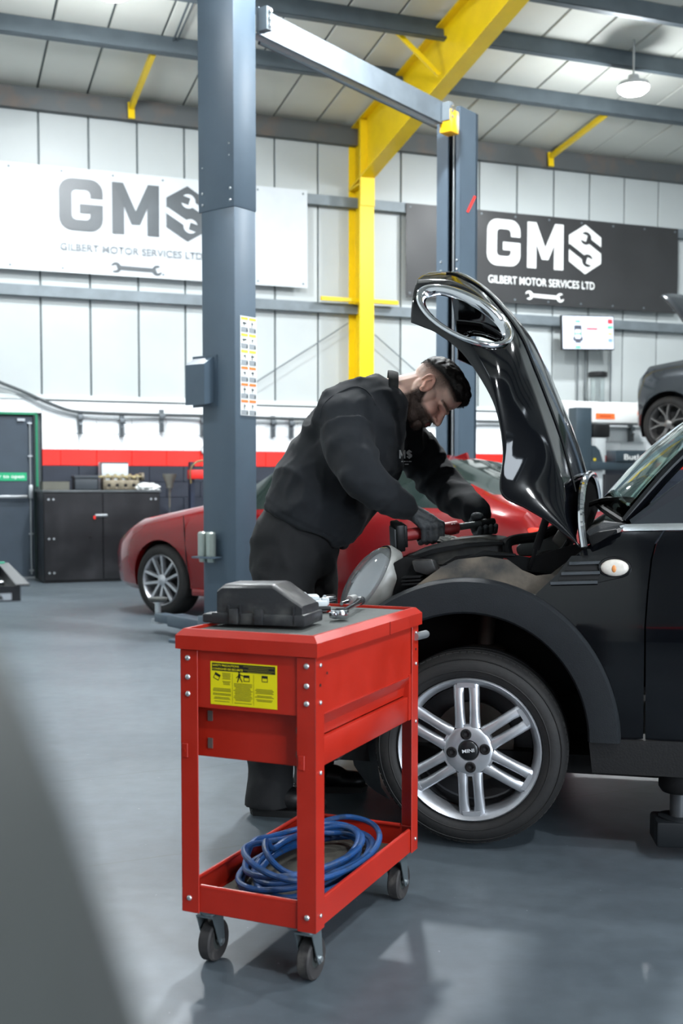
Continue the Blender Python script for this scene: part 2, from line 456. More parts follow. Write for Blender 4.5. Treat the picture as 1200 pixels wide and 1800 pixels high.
for (d0, z0, d1, s1) in ((2.75, raf(2.75) - .55, 2.6, -0.35),):
    b = MB(); b.cyl(wl(0.12, z0, d0), wl(s1, raf(d1) - 0.05, d1), 0.03, seg=4); b.build('fly_brace', m_yellow, PF, None)
    b = MB(); b.cyl(wl(0.27, z0, d0), wl(0.75, raf(d1) - 0.05, d1), 0.03, seg=4); b.build('fly_brace', m_yellow, PF, None)
b = MB(); b.box((0.195, -0.23, 0), (1.1, 0.05, 0.05)); o = b.build('rail_bracket', m_yellow, PF, None); o.location = (-0.02, 0, 3.60)
b = MB(); b.box((0.5, -2.9, raf(2.9) + 0.0), (0.25, 0.02, 0.2)); b.build('cleat', m_yellow, PF, None)
# diagonal bracing rods on the wall
BR = thing('bracing_rod', 'thin diagonal steel bracing rod rising to the yellow column across white wall', 'rod', WM)
b = MB(); a0, a1 = wsz(455, 668, .12), wsz(612, 568, .12); b.cyl(wl(a0[0] - .1, a0[1] - 0.064, .12), wl(*a1, .12), 0.008, seg=6); b.build('rod', m_galv, BR)
BR = thing('bracing_rod', 'thin diagonal steel bracing rod falling from the yellow column behind the mechanic', 'rod', WM)
b = MB(); a0, a1 = wsz(658, 588, .12), wsz(718, 642, .12); b.cyl(wl(*a0, .12), wl(a1[0] + .1, a1[1] - .07, .12), 0.008, seg=6); b.build('rod', m_galv, BR)

# high-bay lamps
m_lampb = mat('lamp_housing', (180, 184, 186), 0.4, 0.6)
m_lamp = mat('lamp_emitter', (255, 255, 255), 0.5, emit=30.0, var=0)
for i, (x, y, z, w, where) in enumerate(LAMPS):
    lab = 'bright round white high-bay lamp under the roof ' + where
    t = thing('high_bay_lamp', lab, 'lamp', (x, y, z), 'high-bay lamps under the roof')
    b = MB(); b.lathe([(0.001, 0.14), (0.06, 0.14), (0.07, 0.06), (0.17, 0.05), (0.19, 0.0), (0.17, 0.0)], seg=28); b.build('housing', m_lampb, t)
    b = MB(); b.lathe([(0.18, 0.004), (0.175, -0.03), (0.13, -0.065), (0.001, -0.08)], seg=28); b.build('diffuser', m_lamp, t)
    b = MB(); p = V((x, y, 0)) - W0; zr = ZE + SL * p.dot(NN) + 0.02
    b.cyl((0, 0, 0.13), (0, 0, max(0.2, zr - z)), 0.012, seg=8); b.build('hanger', m_lampb, t)
    ld = bpy.data.lights.new('lamp_light', 'AREA'); ld.shape = 'DISK'; ld.size = 0.34; ld.energy = w * 0.8; ld.color = (0.93, 0.97, 1.0)
    lo = bpy.data.objects.new('lamp_light', ld); COL.objects.link(lo); lo.parent = t; lo.location = (0, 0, -0.09)
    lg_ = bpy.data.lights.new('lamp_glow', 'POINT'); lg_.shadow_soft_size = 0.16; lg_.energy = w * 0.45; lg_.color = (0.93, 0.97, 1.0)
    lo = bpy.data.objects.new('lamp_glow', lg_); COL.objects.link(lo); lo.parent = t; lo.location = (0, 0, -0.2)
# ================================================================ banners
m_ban_w = mat('white_banner_vinyl', (194, 200, 204), 0.4, var=0.03)
m_ban_k = mat('charcoal_banner_vinyl', (46, 47, 48), 0.45, var=0.12, ns=2)
m_pr_dark = mat('grey_print', (74, 80, 84), 0.4, var=0.25, ns=1.5)
m_pr_grey = mat('light_grey_print', (112, 118, 122), 0.4)
m_pr_white = mat('white_print', (236, 238, 236), 0.4, var=0.02)
def arc(cx, cy, r, a0, a1, n=5): return [(cx + r * math.cos(R(lerp(a0, a1, k / n))), cy + r * math.sin(R(lerp(a0, a1, k / n)))) for k in range(n + 1)]
LH = 0.345
def poly_G():
    w, h, t, r = 0.285, LH, 0.082, 0.085
    p = [(w, h - 0.125)] + arc(w - r, h - r, r, 0, 90) + arc(r, h - r, r, 90, 180) + arc(r, r, r, 180, 270) + arc(w - r, r, r, 270, 360)
    p += [(w, 0.178), (w - 0.15, 0.178), (w - 0.15, 0.118), (w - t, 0.118)]
    q = 0.03
    p += arc(w - t - q, 0.072 + q, q, 0, -90, 3) + arc(t + q, 0.072 + q, q, 270, 180, 3) + arc(t + q, h - 0.072 - q, q, 180, 90, 3) + arc(w - t - q, h - 0.072 - q, q, 90, 0, 3)
    p += [(w - t, h - 0.125)]
    return p
def poly_M(x0=0.345):
    h = LH
    return [(x0 + x, y) for x, y in ((0, 0), (0, h), (.075, h), (.1575, .16), (.24, h), (.315, h), (.315, 0), (.235, 0), (.235, .185), (.185, .07), (.13, .07), (.08, .185), (.08, 0))]
def wrench(c, ang, L, Rh, hw, double=False, skew=15):
    """open-ended spanner outline: jaw at c, handle running along ang"""
    def head(sk):
        sw = Rh * 0.5; dp = Rh * 0.15
        a_open = math.pi + R(sk); pts = []
        ah = math.asin(min(0.95, hw / Rh)); half = math.asin(sw / Rh)
        n = 7
        for k in range(n + 1):
            a = lerp(ah, a_open - half, k / n); pts.append((Rh * math.cos(a), Rh * math.sin(a)))
        ox, oy = math.cos(a_open), math.sin(a_open); nx, ny = -oy, ox
        pts += [(-nx * sw + ox * -dp, -ny * sw + oy * -dp), (nx * sw - ox * dp, ny * sw - oy * dp)]
        for k in range(n + 1):
            a = lerp(a_open + half, 2 * math.pi - ah, k / n); pts.append((Rh * math.cos(a), Rh * math.sin(a)))
        return pts
    h1 = head(skew)
    if double:
        h2 = [(L - x, -y) for x, y in head(skew)]
        pts = h1 + h2
    else: pts = h1 + [(L, -hw), (L, hw)]
    ca, sa = math.cos(R(ang)), math.sin(R(ang))
    return [(c[0] + x * ca - y * sa, c[1] + x * sa + y * ca) for x, y in pts]
def banner(name, label, s0, s1, z0, z1, amp, m_face, m_letters, m_text, m_hole, x0, xw, zbase, tx, tw, tz, th, wx, ww, wz, zr=1.0):
    D = 0.15
    def wv(s, z): return amp * (math.sin(s * 3.1 + z * 2.0) * 0.5 + math.sin(s * 1.3 - z * 4.1) * 0.6 + 0.5 * math.sin(s * 7 + z * 5))
    t = thing(name, label, 'banner', frame(W((s0 + s1) / 2, z0, D), E1))
    sc = (s0 + s1) / 2
    b = MB(); n = 120
    for off in (0, 1):
        rows = [[V((lerp(s0, s1, i / n) - sc, -wv(lerp(s0, s1, i / n), lerp(z0, z1, j / 24)) + 0.003 * off, lerp(z0, z1, j / 24) - z0)) for i in range(n + 1)] for j in range(25)]
        b.grid(rows)
    b.build('sheet', m_face, t, 180)
    def flat(nm, polys, m_, lift):
        b = MB()
        for p in polys: b.face([(s - sc, -wv(s, z) - lift, z - z0) for s, z in p])
        return b.build(nm, m_, t, None)
    U = lambda pts: [(x0 + x * xw, zbase + y * xw * zr) for x, y in pts]
    flat('letter_g', [U(poly_G())], m_letters, 0.009); flat('letter_m', [U(poly_M())], m_letters, 0.009)
    cx, cy = 0.855, LH / 2
    hexa = [(cx + x, cy + y) for x, y in ((0, .19), (.145, .1), (.145, -.1), (0, -.19), (-.145, -.1), (-.145, .1))]
    h = flat('hexagon_s', [U(hexa)], m_letters, 0.009)
    flat('spanner_cutout', [U(wrench((cx + 0.005, cy + 0.085), -31, 0.19, 0.05, 0.02))], m_hole, 0.018)
    flat('spanner_cutout', [U(wrench((cx + 0.02, cy - 0.085), 149, 0.2, 0.05, 0.02))], m_hole, 0.018)
    me = text_mesh('GILBERT MOTOR SERVICES LTD', tw, th, bold=0.012 if m_text is m_pr_white else 0.004)
    for v in me.vertices:
        s_, z_ = tx + v.co.x, tz + v.co.y; v.co = V((s_ - sc, -wv(s_, z_) - 0.016, z_ - z0))
    obj('company_lettering', me, m_text, t)['kind'] = 'stuff'
    flat('spanner_print', [wrench((wx, wz), -1, ww, ww * 0.125, ww * 0.05, True, 20)], m_letters, 0.009)
    b = MB()
    for k in range(9):
        s_ = lerp(s0 + .06, s1 - .06, k / 8)
        for z_ in (z0 + 0.05, z1 - 0.05): b.cyl((s_ - sc, -wv(s_, z_) - 0.003, z_ - z0), (s_ - sc, -wv(s_, z_) - 0.007, z_ - z0), 0.014, seg=10)
    b.build('eyelets', m_galv, t)['kind'] = 'stuff'
    return t
def sz(px, py): return wsz(px, py, 0.15)
g0, g1 = sz(104, 403), sz(366, 430)
tx0, tx1 = sz(106, 439), sz(355, 455); wx0, wx1 = sz(204, 470), sz(276, 474)
banner('white_banner', 'wide white banner with grey lettering and spanner emblem on cladding wall', -5.6, sz(540, 400)[0], 3.735, 5.0, 0.003, m_ban_w, m_pr_dark, m_pr_grey, m_ban_w,
       g0[0], g1[0] - g0[0], g0[1] + 0.0, tx0[0], tx1[0] - tx0[0], tx0[1] - 0.0, 0.085, wx0[0], wx1[0] - wx0[0], wx0[1], 0.98)
g0, g1 = sz(855, 465), sz(1055, 480)
tx0, tx1 = sz(857, 497), sz(1043, 507); wx0, wx1 = sz(929, 519), sz(984, 524)
banner('black_banner', 'wide charcoal banner with white lettering and spanner emblem on cladding wall', 0.88, 5.32, 3.71, 4.965, 0.007, m_ban_k, m_pr_white, m_pr_white, m_ban_k,
       g0[0], g1[0] - g0[0], g0[1], tx0[0], tx1[0] - tx0[0], tx0[1], 0.11, wx0[0], wx1[0] - wx0[0], wx0[1], 1.0)

# ================================================================ fire door in the back wall
m_door = mat('slate_grey_door', (56, 67, 78), 0.5, var=0.06)
m_green = mat('green_frame_paint', (20, 120, 84), 0.5)
m_greens = mat('green_sign_print', (30, 160, 110), 0.4)
m_alu = mat('aluminium', (170, 175, 178), 0.35, 0.8)
DS1 = wsz(67, 850, 0.06)[0]; DS0 = DS1 - 0.98; DH = 2.0
mb = MB(); mb.box(((DS0 + DS1) / 2, -0.02, DH / 2), (DS1 - DS0 - 0.1, 0.045, DH - 0.03), bev=0.004, seg=1)
door = struct(obj('door_1', mb.mesh('door_1'), m_door, None, WM))
b = MB()
for s_ in (DS0 + 0.025, DS1 - 0.025): b.box((s_, -0.035, DH / 2), (0.05, 0.10, DH + 0.02))
b.box(((DS0 + DS1) / 2, -0.035, DH + 0.015), (DS1 - DS0, 0.1, 0.03)); b.build('door_frame', mat('dark_green_frame', (24, 42, 42), 0.5), door, None)
b = MB()
b.box((DS1 - 0.012, -0.088, 1.58), (0.026, 0.006, 0.9)); b.box(((DS0 + DS1) / 2, -0.088, DH + 0.016), (DS1 - DS0, 0.006, 0.026)); b.build('frame_edging', m_green, door, None)
rs_ = wsz(54, 873, 0.08); 
b = MB(); b.box(((DS0 + rs_[0]) / 2, -0.10, rs_[1]), (rs_[0] - DS0 - 0.08, 0.03, 0.035), bev=0.006); b.build('push_bar', m_alu, door)
b = MB(); b.cyl((rs_[0], -0.07, 0.05), (rs_[0], -0.07, DH - 0.08), 0.010, seg=8); b.build('bolt_rod', m_alu, door)
b = MB(); b.box((rs_[0], -0.08, rs_[1] + 0.06), (0.05, 0.06, 0.17), bev=0.01); b.build('latch_box', m_alu, door)
for z_ in (1.5, 0.55, 0.1, 1.9):
    b = MB(); b.box((rs_[0], -0.07, z_), (0.05, 0.03, 0.02)); b.build('rod_guide', m_alu, door, None)
b = MB(); b.box((rs_[0] - 0.1, -0.06, DH - 0.06), (0.09, 0.04, 0.03)); b.build('closer', m_alu, door, None)
q0, q1 = wsz(0, 845, 0.06), wsz(47, 831, 0.06)
b = MB(); b.box((q1[0] - 0.30, -0.048, (q0[1] + q1[1]) / 2), (0.6, 0.006, 0.10)); sg = b.build('door_sign', m_greens, door, None)
sg['label'] = 'green push bar to open sign'
me = text_mesh('Push bar to open', 0.54, 0.055, frame(V((q1[0] - 0.57, -0.052, (q0[1] + q1[1]) / 2 - 0.03)), (1, 0, 0), (0, -1, 0)) , bold=0.01)
obj('sign_lettering', me, m_pr_white, sg)
b = MB(); b.box(((DS0 + DS1) / 2, -0.05, 0.012), (0.95, 0.06, 0.02)); b.build('threshold', m_alu, door, None)

# ================================================================ hose line and hooks along the wall
m_cable = mat('grey_hose_rubber', (70, 76, 78), 0.6)
apts = catmull([wl(*wsz(*p, 0.12), 0.12) for p in ((-40, 655), (0, 672), (40, 688), (85, 708), (125, 722), (170, 726), (260, 729), (360, 731), (480, 735), (600, 738), (740, 738), (860, 741), (1000, 743), (1150, 746))], 90)
for lab_, seg_ in (('dark flexible air line sagging along the white wall from the fire door', [q for q in apts if q.x < .03]), ('dark flexible air line along the white wall beyond the yellow column', [q for q in apts if q.x > .38])):
    HL = thing('air_line', lab_, 'hose', WM)
    b = MB(); b.tube(seg_, 0.02, 8); b.build('hose', m_cable, HL)
    b = MB(); b.tube([q + V((0, .02, -.05 - .01 * math.sin(i * .4))) for i, q in enumerate(seg_)], 0.011, 6); b.build('cable', mat('pale_cable', (150, 156, 158), 0.6), HL)
m_hook = mat('hook_steel', (96, 102, 106), 0.4, 0.5)
hb = MB(); hb.box((0, -0.03, 0), (0.05, 0.06, 0.28)); hb.box((0, -0.08, 0.05), (0.07, 0.06, 0.06), bev=0.008); hb.cyl((0, -0.1, -0.02), (0, -0.1, -0.14), 0.015, seg=8); hb.cyl((0, -0.05, -0.06), (0, -0.13, -0.03), 0.012, seg=6)
me_h = hb.mesh('wall_hook', 35); me_h.materials.append(m_hook)
for (px, py, where) in ((140, 742, 'above the fire door side of black cabinet'), (213, 748, 'above the cylinder head'), (355, 748, 'beside the round dial'), (478, 750, 'behind the stickered lift post'), (283, 740, 'above the tin funnel'), (510, 752, 'behind the mechanic back'), (1105, 760, 'under the white camera beam')):
    p = wsz(px, py, 0.06)
    o = obj('wall_hook', me_h, None, None, frame(W(p[0], p[1], 0.06), E1))
    tag(o, 'small grey hook bracket on the white wall ' + where, 'hook', 'wall hooks along the air line')
# ================================================================ black steel cabinet and things on it
m_blackc = mat('scuffed_black_steel', (20, 21, 24), 0.35, 0.1, ns=3, rgb2=(38, 38, 42), lo=0.5, hi=0.8, rvar=0.08)
CD = 0.85
c0, c1 = wsz(76, 900, CD)[0], wsz(281, 900, CD)[0]; CZ = 1.075; CW = c1 - c0
CAB = thing('steel_cabinet', 'low black steel two-door cabinet against the navy wall beside fire door', 'cabinet', frame(W(c0, 0, CD), E1))
b = MB(); b.box((CW / 2, 0.39, CZ / 2), (CW, 0.76, CZ - 0.01)); b.build('body', m_blackc, CAB, None)
b = MB(); b.box((CW / 2, 0.385, CZ), (CW + 0.03, 0.80, 0.025), bev=0.004, seg=1); b.build('top_sheet', mat('worn_top_steel', (92, 96, 98), 0.4, 0.4, var=0.25), CAB, None)
for i in range(2):
    b = MB(); b.box((CW * (0.25 + 0.5 * i), -0.003, CZ / 2), (CW / 2 - 0.012, 0.02, CZ - 0.06), bev=0.004, seg=1); dr = b.build('door', m_blackc, CAB, None)
    for z_ in (0.12, 0.52, 0.98):
        x_ = 0.06 if i == 0 else CW - 0.11
        for xx in (x_, x_ + .055): b = MB(); b.cyl((xx, -0.016, z_), (xx, -0.026, z_), 0.014, seg=8); b.build('hinge_bolt', m_alu, dr)
b = MB(); b.box((CW / 2 - 0.02, -0.03, 0.79), (0.14, 0.02, 0.03), bev=0.004); b.build('latch', m_alu, CAB)
b = MB(); b.box((CW / 2 - 0.1, -0.03, 0.765), (0.025, 0.02, 0.04), bev=0.004); b.build('padlock', m_redb, CAB)
def on_cab(px, d=CD - 0.35): return wsz(px, 860, d)[0]
ZC = CZ + 0.0135
def cabM(px, d=0.5): return frame(W(on_cab(px, d), ZC, d), E1)
t = thing('cardboard_tray', 'shallow drab tray on the left end of black cabinet', 'tray', cabM(96))
b = MB(); w_, h_, dd = 0.30, 0.10, 0.3
for q in (((0, 0, .005), (w_, dd, .01)), ((0, -dd / 2, h_ / 2), (w_, .01, h_)), ((0, dd / 2, h_ / 2), (w_, .01, h_)), ((-w_ / 2, 0, h_ / 2), (.01, dd, h_)), ((w_ / 2, 0, h_ / 2), (.01, dd, h_))): b.box(*q)
b.build('tray_shell', mat('drab_tray', (92, 92, 84), 0.7), t, None)
t = thing('storage_box', 'dark grey lidded plastic box on black cabinet', 'box', cabM(149))
b = MB(); b.box((0, 0, 0.07), (0.27, 0.28, 0.14), bev=0.012); b.build('box_body', mat('dark_grey_box', (52, 58, 64), 0.55), t)
b = MB(); b.box((0, 0, 0.155), (0.29, 0.30, 0.035), bev=0.008); b.build('lid', mat('dark_grey_box', (52, 58, 64)), t)
t = thing('paper_box', 'pale blue-white box standing behind the engine cylinder head', 'box', frame(W(on_cab(200, .25), ZC, .22), E1))
b = MB(); b.box((0, 0, 0.17), (0.34, 0.18, 0.34), bev=0.006); b.build('carton', mat('pale_box', (196, 204, 210), 0.5), t)
b = MB(); b.box((-0.165, -0.093, 0.17), (0.02, 0.006, 0.34)); b.box((0, -0.093, 0.335), (0.34, 0.006, 0.014)); b.build('box_trim', mat('dark_trim', (80, 74, 72), 0.6), t, None)
# cylinder head
m_cast = mat('oily_cast_aluminium', (120, 112, 96), 0.45, 0.5, var=0.3, ns=14)
t = thing('cylinder_head', 'oily aluminium engine cylinder head with camshafts lying on black cabinet', 'engine part', cabM(211, 0.45))
b = MB(); b.box((0, 0, 0.06), (0.44, 0.2, 0.12), bev=0.012); b.build('casting', m_cast, t)
for i in range(4):
    b = MB(); b.cyl((-0.15 + i * 0.1, -0.1, 0.055), (-0.15 + i * 0.1, -0.103, 0.055), 0.022, seg=14); b.build('port', mat('port_black', (18, 17, 16), 0.8), t)
    b = MB(); b.box((-0.17 + 0.11 * i, -0.105, 0.02), (0.04, 0.02, 0.03), bev=0.004); b.build('stud_boss', m_cast, t)
for y_ in (-0.05, 0.05):
    b = MB(); b.cyl((-0.25, y_, 0.16), (0.25, y_, 0.16), 0.014, seg=10)
    for i in range(10): b.cyl((-0.2 + i * 0.044, y_, 0.16 + 0.008 * (1 if i % 2 else -1)), (-0.182 + i * 0.044, y_, 0.16 + 0.008 * (1 if i % 2 else -1)), 0.027, seg=10)
    b.build('camshaft', mat('camshaft_steel', (170, 158, 120), 0.35, 0.7), t)
for i in range(5):
    b = MB(); b.box((-0.2 + i * 0.1, 0, 0.14), (0.03, 0.16, 0.05), bev=0.004); b.build('bearing_cap', m_cast, t)
b = MB(); b.cyl((0.25, -0.05, 0.16), (0.28, -0.05, 0.16), 0.05, seg=18); b.cyl((0.25, .06, 0.16), (0.28, .06, 0.16), 0.05, seg=18); b.build('cam_pulley', m_cast, t)
# crumpled rag
def crumple(mb_, c, r, seed, n=3):
    rnd = random.Random(seed)
    for k in range(n):
        vs = bmesh.ops.create_icosphere(mb_.bm, subdivisions=3, radius=1)['verts']
        off = V((rnd.uniform(-.5, .5) * r[0], rnd.uniform(-.5, .5) * r[1], 0)); 
        for v in vs:
            nv = noise.noise(v.co * 2.6 + V((seed + k * 7.3, 0, 0))) * 0.55 + noise.noise(v.co * 6 + V((0, seed, 3 * k))) * 0.22
            p = v.co * (1 + nv); v.co = V((p.x * r[0] * 0.7, p.y * r[1] * 0.7, max(0.0, p.z * r[2] + r[2] * 0.6))) + off + V(c)
b = MB(); crumple(b, (0, 0, 0), (0.15, 0.08, 0.05), 3); o = obj('rag', b.mesh('rag', 60), mat('white_rag', (206, 208, 206), 0.9, var=0.1), None, cabM(262, 0.70)); tag(o, 'crumpled white rag beside the cylinder head on black cabinet', 'rag')
# funnel hanging beyond the cabinet
fp = wsz(298, 870, 0.7)
o = thing('funnel', 'grey metal funnel with a long thin spout hanging beside cabinet', 'funnel', frame(W(fp[0], 0, 0.7), E1))
m_fun = mat('dull_tin', (128, 126, 118), 0.45, 0.6)
zf = lambda y: wsz(298, y, 0.7)[1]
b = MB(); b.lathe([(0.085, zf(833)), (0.08, zf(838)), (0.045, zf(850)), (0.04, zf(858))], seg=20); b.build('cone', m_fun, o)
b = MB(); b.lathe([(0.025, zf(856)), (0.014, zf(862)), (0.010, zf(892))], seg=12, cap=True); b.build('spout', m_fun, o)
b = MB(); b.cyl((0.0, 0.0, 0), (0.0, 0.0, zf(858)), 0.006, seg=6); b.cyl((0, 0, 0.0), (0, 0, 0.02), 0.12, seg=18); b.build('stand_rod', m_hook, o)
# hydraulic press: red head and bed, dark posts
pp0, pp1 = wsz(332, 835, 0.9), wsz(400, 835, 0.9)
PR = thing('workshop_press', 'red and dark blue workshop press standing behind the red car', 'press', frame(W(pp0[0], 0, 0.9), E1))
m_pred = mat('press_red', (206, 36, 30), 0.4, var=0.05); m_pblue = mat('press_dark_blue', (32, 40, 58), 0.45)
zp = lambda y: wsz(345, y, 0.9)[1]
for x_ in (0.03, 0.62):
    b = MB(); b.box((x_, 0, zp(812) / 2), (0.05, 0.12, zp(812))); b.box((x_, 0, 0.03), (0.09, 0.5, 0.06)); b.build('post', m_pblue, PR, None)
b = MB(); b.box((0.325, -0.03, (zp(826) + zp(842)) / 2), (0.66, 0.2, zp(826) - zp(842)), bev=0.008); b.build('head_beam', m_pred, PR)
b = MB(); b.box((0.3, 0, zp(908)), (0.62, 0.22, 0.1), bev=0.008); b.build('bed_beam', m_pred, PR)
b = MB(); b.tube(catmull([V((0.0, -.1, zp(850))), V((0.0, -.1, zp(825))), V((0.08, -.1, zp(812))), V((0.25, -.1, zp(810))), V((0.4, -.1, zp(815)))], 20), 0.012, 8); b.build('hydraulic_hose', mat('brass_hose', (120, 104, 72), 0.4, 0.4), PR)
b = MB(); b.cyl((0.3, -0.06, zp(842)), (0.3, -0.06, zp(880)), 0.04, seg=16); b.build('ram', m_alu, PR)
b = MB(); b.box((0.24, -0.135, zp(834)), (0.16, 0.006, 0.07)); b.build('blue_label', mat('label_blue', (90, 120, 170), 0.4), PR, None)
wc = wsz(361, 791, 0.08)
o = thing('pressure_gauge', 'small round pale dial on the red block band beside lift post', 'gauge', frame(W(wc[0], wc[1], 0.065), E1))
b = MB(); b.cyl((0, 0, 0), (0, -0.04, 0), 0.06, seg=20); b.build('case', m_alu, o); b = MB(); b.cyl((0, -0.04, 0), (0, -0.042, 0), 0.052, seg=20); b.build('dial', m_pr_white, o)

# ================================================================ two-post lift
AX = V((-0.79, 0.613, 0)).normalized(); BX = V((0.613, 0.79, 0)).normalized()
m_lift = mat('slate_blue_lift_paint', (68, 82, 94), 0.42, var=0.05, ns=5, bump=0.03, bs=200)
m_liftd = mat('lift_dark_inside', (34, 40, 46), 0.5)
m_bolt = mat('zinc_bolt', (200, 204, 206), 0.3, 0.9)
PL = thing('lift_post', 'tall slate blue lift post with picture stickers and adapter holder behind red trolley', 'lift post', frame((-0.75, 8.05, 0), AX))
b = MB(); b.box((0.162, -0.115, 1.55), (0.325, 0.225, 3.10), bev=0.012); b.build('column', m_lift, PL)
b = MB(); b.box((0.172, -0.115, 3.85), (0.35, 0.238, 1.52), bev=0.012); b.build('upper_sleeve', m_lift, PL)
b = MB(); b.box((0.16, -0.1, 0.012), (0.75, 0.5, 0.024), bev=0.004, seg=1); b.build('base_plate', m_lift, PL)
bm_ = MB(); bm_.ell((0, 0, 0), (0.010, 0.006, 0.010), u=10, v=6); me_b = bm_.mesh('bolt', 60); me_b.materials.append(m_bolt)
for z_ in (3.14, 3.22):
    for x_ in (0.03, 0.30): obj('bolt', me_b, None, PL, Matrix.Translation((x_, 0.006, z_)))
for (x_, z_) in ((0.04, 3.45), (0.04, 3.53), (0.30, 3.40)): obj('bolt', me_b, None, PL, Matrix.Translation((x_, 0.006, z_)) @ Matrix.Scale(0.6, 4))
# control cover on the outer face
zl = lambda px, py: onplane(px, py, MW[PL.name] @ V((0, 0, 0)), -BX).z
z0_, z1_ = zl(380, 712), zl(380, 626)
b = MB(); b.prism([(0.20, 0.0, z0_ + 0.02), (0.20, 0.10, z0_), (0.20, 0.10, z1_ - 0.06), (0.20, 0.0, z1_)], (0.19, 0, 0)); b.build('control_cover', m_lift, PL, None)
b = MB(); b.box((0.29, 0.002, (z0_ + z1_) / 2), (0.24, 0.008, z1_ - z0_ + 0.02)); b.build('cover_flange', m_lift, PL, None)
# adapters in a holder
za, zb_ = zl(385, 988), zl(385, 935)
b = MB(); b.box((0.225, 0.06, za + 0.035), (0.19, 0.12, 0.012)); b.build('adapter_shelf', m_lift, PL, None)
for x_, zz in ((0.265, 0.0), (0.185, 0.0)):
    b = MB(); b.lathe([(0.001, za), (0.025, za), (0.03, za + .04), (0.036, za + .045), (0.036, zb_ - .01), (0.026, zb_), (0.001, zb_)], (x_, 0.06, 0), seg=20); b.build('height_adapter', mat('zinc_adapter', (160, 170, 164), 0.35, 0.8, var=0.12), PL)
# sticker sheets on the rear face (local x = 0)
def lface(px, py):
    p = onplane(px, py, V((-0.75, 8.05, 0)), -AX); q = MW[PL.name].inverted() @ p; return q.y, q.z
m_sheet = mat('white_sticker', (222, 226, 226), 0.4, var=0.02)
for k, (ya, yb, colr) in enumerate(((555, 641, (206, 208, 70)), (642, 728, (226, 122, 58)))):
    y0, z1_ = lface(424, ya); y1, z0_ = lface(451.5, yb + 4)
    y0, y1 = -0.055, -0.222
    b = MB(); b.box((-0.003, (y0 + y1) / 2, (z0_ + z1_) / 2), (0.004, abs(y1 - y0), z1_ - z0_)); sh = b.build('instruction_sheet', m_sheet, PL, None)
    hh = (z1_ - z0_) / 3; ww = abs(y1 - y0) / 2
    bh, bg, bd = MB(), MB(), MB()
    for r_ in range(3):
        for c_ in range(2):
            yc = y0 - ww * (c_ + 0.5); zt = z1_ - hh * r_
            bh.box((-0.006, yc, zt - 0.016), (0.002, ww * 0.84, 0.018))
            bg.box((-0.006, yc, zt - hh + 0.022), (0.002, ww * 0.84, 0.034))
            rn = random.Random(r_ * 2 + c_ + 9 * k)
            bd.box((-0.006, yc, zt - hh * 0.42), (0.002, ww * rn.uniform(.1, .5), 0.010)); bd.box((-0.006, yc + rn.uniform(-.01, .01), zt - hh * 0.47), (0.002, 0.006, hh * rn.uniform(.15, .4)))
            bd.box((-0.0065, yc - ww * .3, zt - hh + 0.018), (0.002, ww * 0.16, 0.022))
    bh.build('header_print', mat('sticker_head_%d' % k, colr, 0.4), sh, None)['kind'] = 'stuff'; bg.build('photo_print', mat('sticker_grey', (140, 146, 150), 0.4), sh, None)['kind'] = 'stuff'; bd.build('diagram_print', mat('sticker_dark', (70, 74, 74), 0.4), sh, None)['kind'] = 'stuff'
# low lifting arm with pad
AM_ = MW[PL.name].inverted() @ frame((-0.92, 8.22, 0), V((-0.55, 0.72, 0)))
b = MB(); b.box((0.28, 0, 0.115), (0.62, 0.14, 0.09), bev=0.008); ARM = obj('lift_arm', b.mesh('lift_arm', 35), m_lift, PL, AM_)
b = MB(); b.box((0.62, 0, 0.115), (0.42, 0.10, 0.065), bev=0.006); b.build('inner_arm', m_lift, ARM)
b = MB(); b.box((0.0, 0, 0.1), (0.2, 0.18, 0.2), bev=0.01); b.build('hinge_block', m_lift, ARM)
b = MB(); b.lathe([(.001, .06), (.05, .06), (.05, .1), (.024, .1), (.024, .24), (.001, .24)], (0.86, 0, 0), seg=18); b.build('pad_screw', m_bolt, ARM)
b = MB(); b.lathe([(0.001, 0.235), (0.06, 0.235), (0.075, 0.25), (0.075, 0.265), (0.001, 0.265)], (0.86, 0, 0), seg=20); b.build('pad', mat('lift_pad', (70, 72, 70), 0.6), ARM)
# second post with open channel
PR2 = thing('lift_post', 'slate blue lift post with open slotted channel behind the raised bonnet', 'lift post', frame((1.076, 10.5, 0), AX))
b = MB()
b.box((0.125, -0.29, 2.29), (0.25, 0.04, 4.58)); b.box((0.008, -0.16, 2.29), (0.016, 0.30, 4.58)); b.box((0.242, -0.16, 2.29), (0.016, 0.30, 4.58))
b.box((0.19, -0.008, 2.29), (0.12, 0.016, 4.58)); b.box((0.022, -0.008, 2.29), (0.044, 0.016, 4.58)); b.build('column', m_lift, PR2, None)
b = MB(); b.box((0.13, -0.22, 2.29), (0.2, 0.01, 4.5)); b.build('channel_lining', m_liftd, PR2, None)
b = MB(); b.cyl((0.085, -0.03, 0.3), (0.085, -0.03, 4.5), 0.009, seg=8); b.build('lift_cable', m_alu, PR2)
b = MB(); b.box((0.085, 0.0, 1.35), (0.20, 0.05, 0.03)); b.box((0.085, -0.03, 1.18), (0.20, 0.02, 0.2)); b.build('carriage', m_lift, PR2, None)
b = MB(); b.box((0.125, -0.1, 0.012), (0.6, 0.5, 0.024)); b.build('base_plate', m_lift, PR2, None)
for z_ in (3.12, 3.2):
    for x_ in (0.2, 0.03): obj('bolt', me_b, None, PR2, Matrix.Translation((x_, 0.004, z_)))
b = MB(); q = [onplane(*p, V((1.076, 10.5, 0)) , -AX) - AX * 0.004 for p in ((832, 344), (836, 346), (822, 374), (819, 372))]
b.prism(q, -AX * 0.002); b.build('red_tape', mat('red_tape', (236, 50, 40), 0.5), PR2, None, world=True)
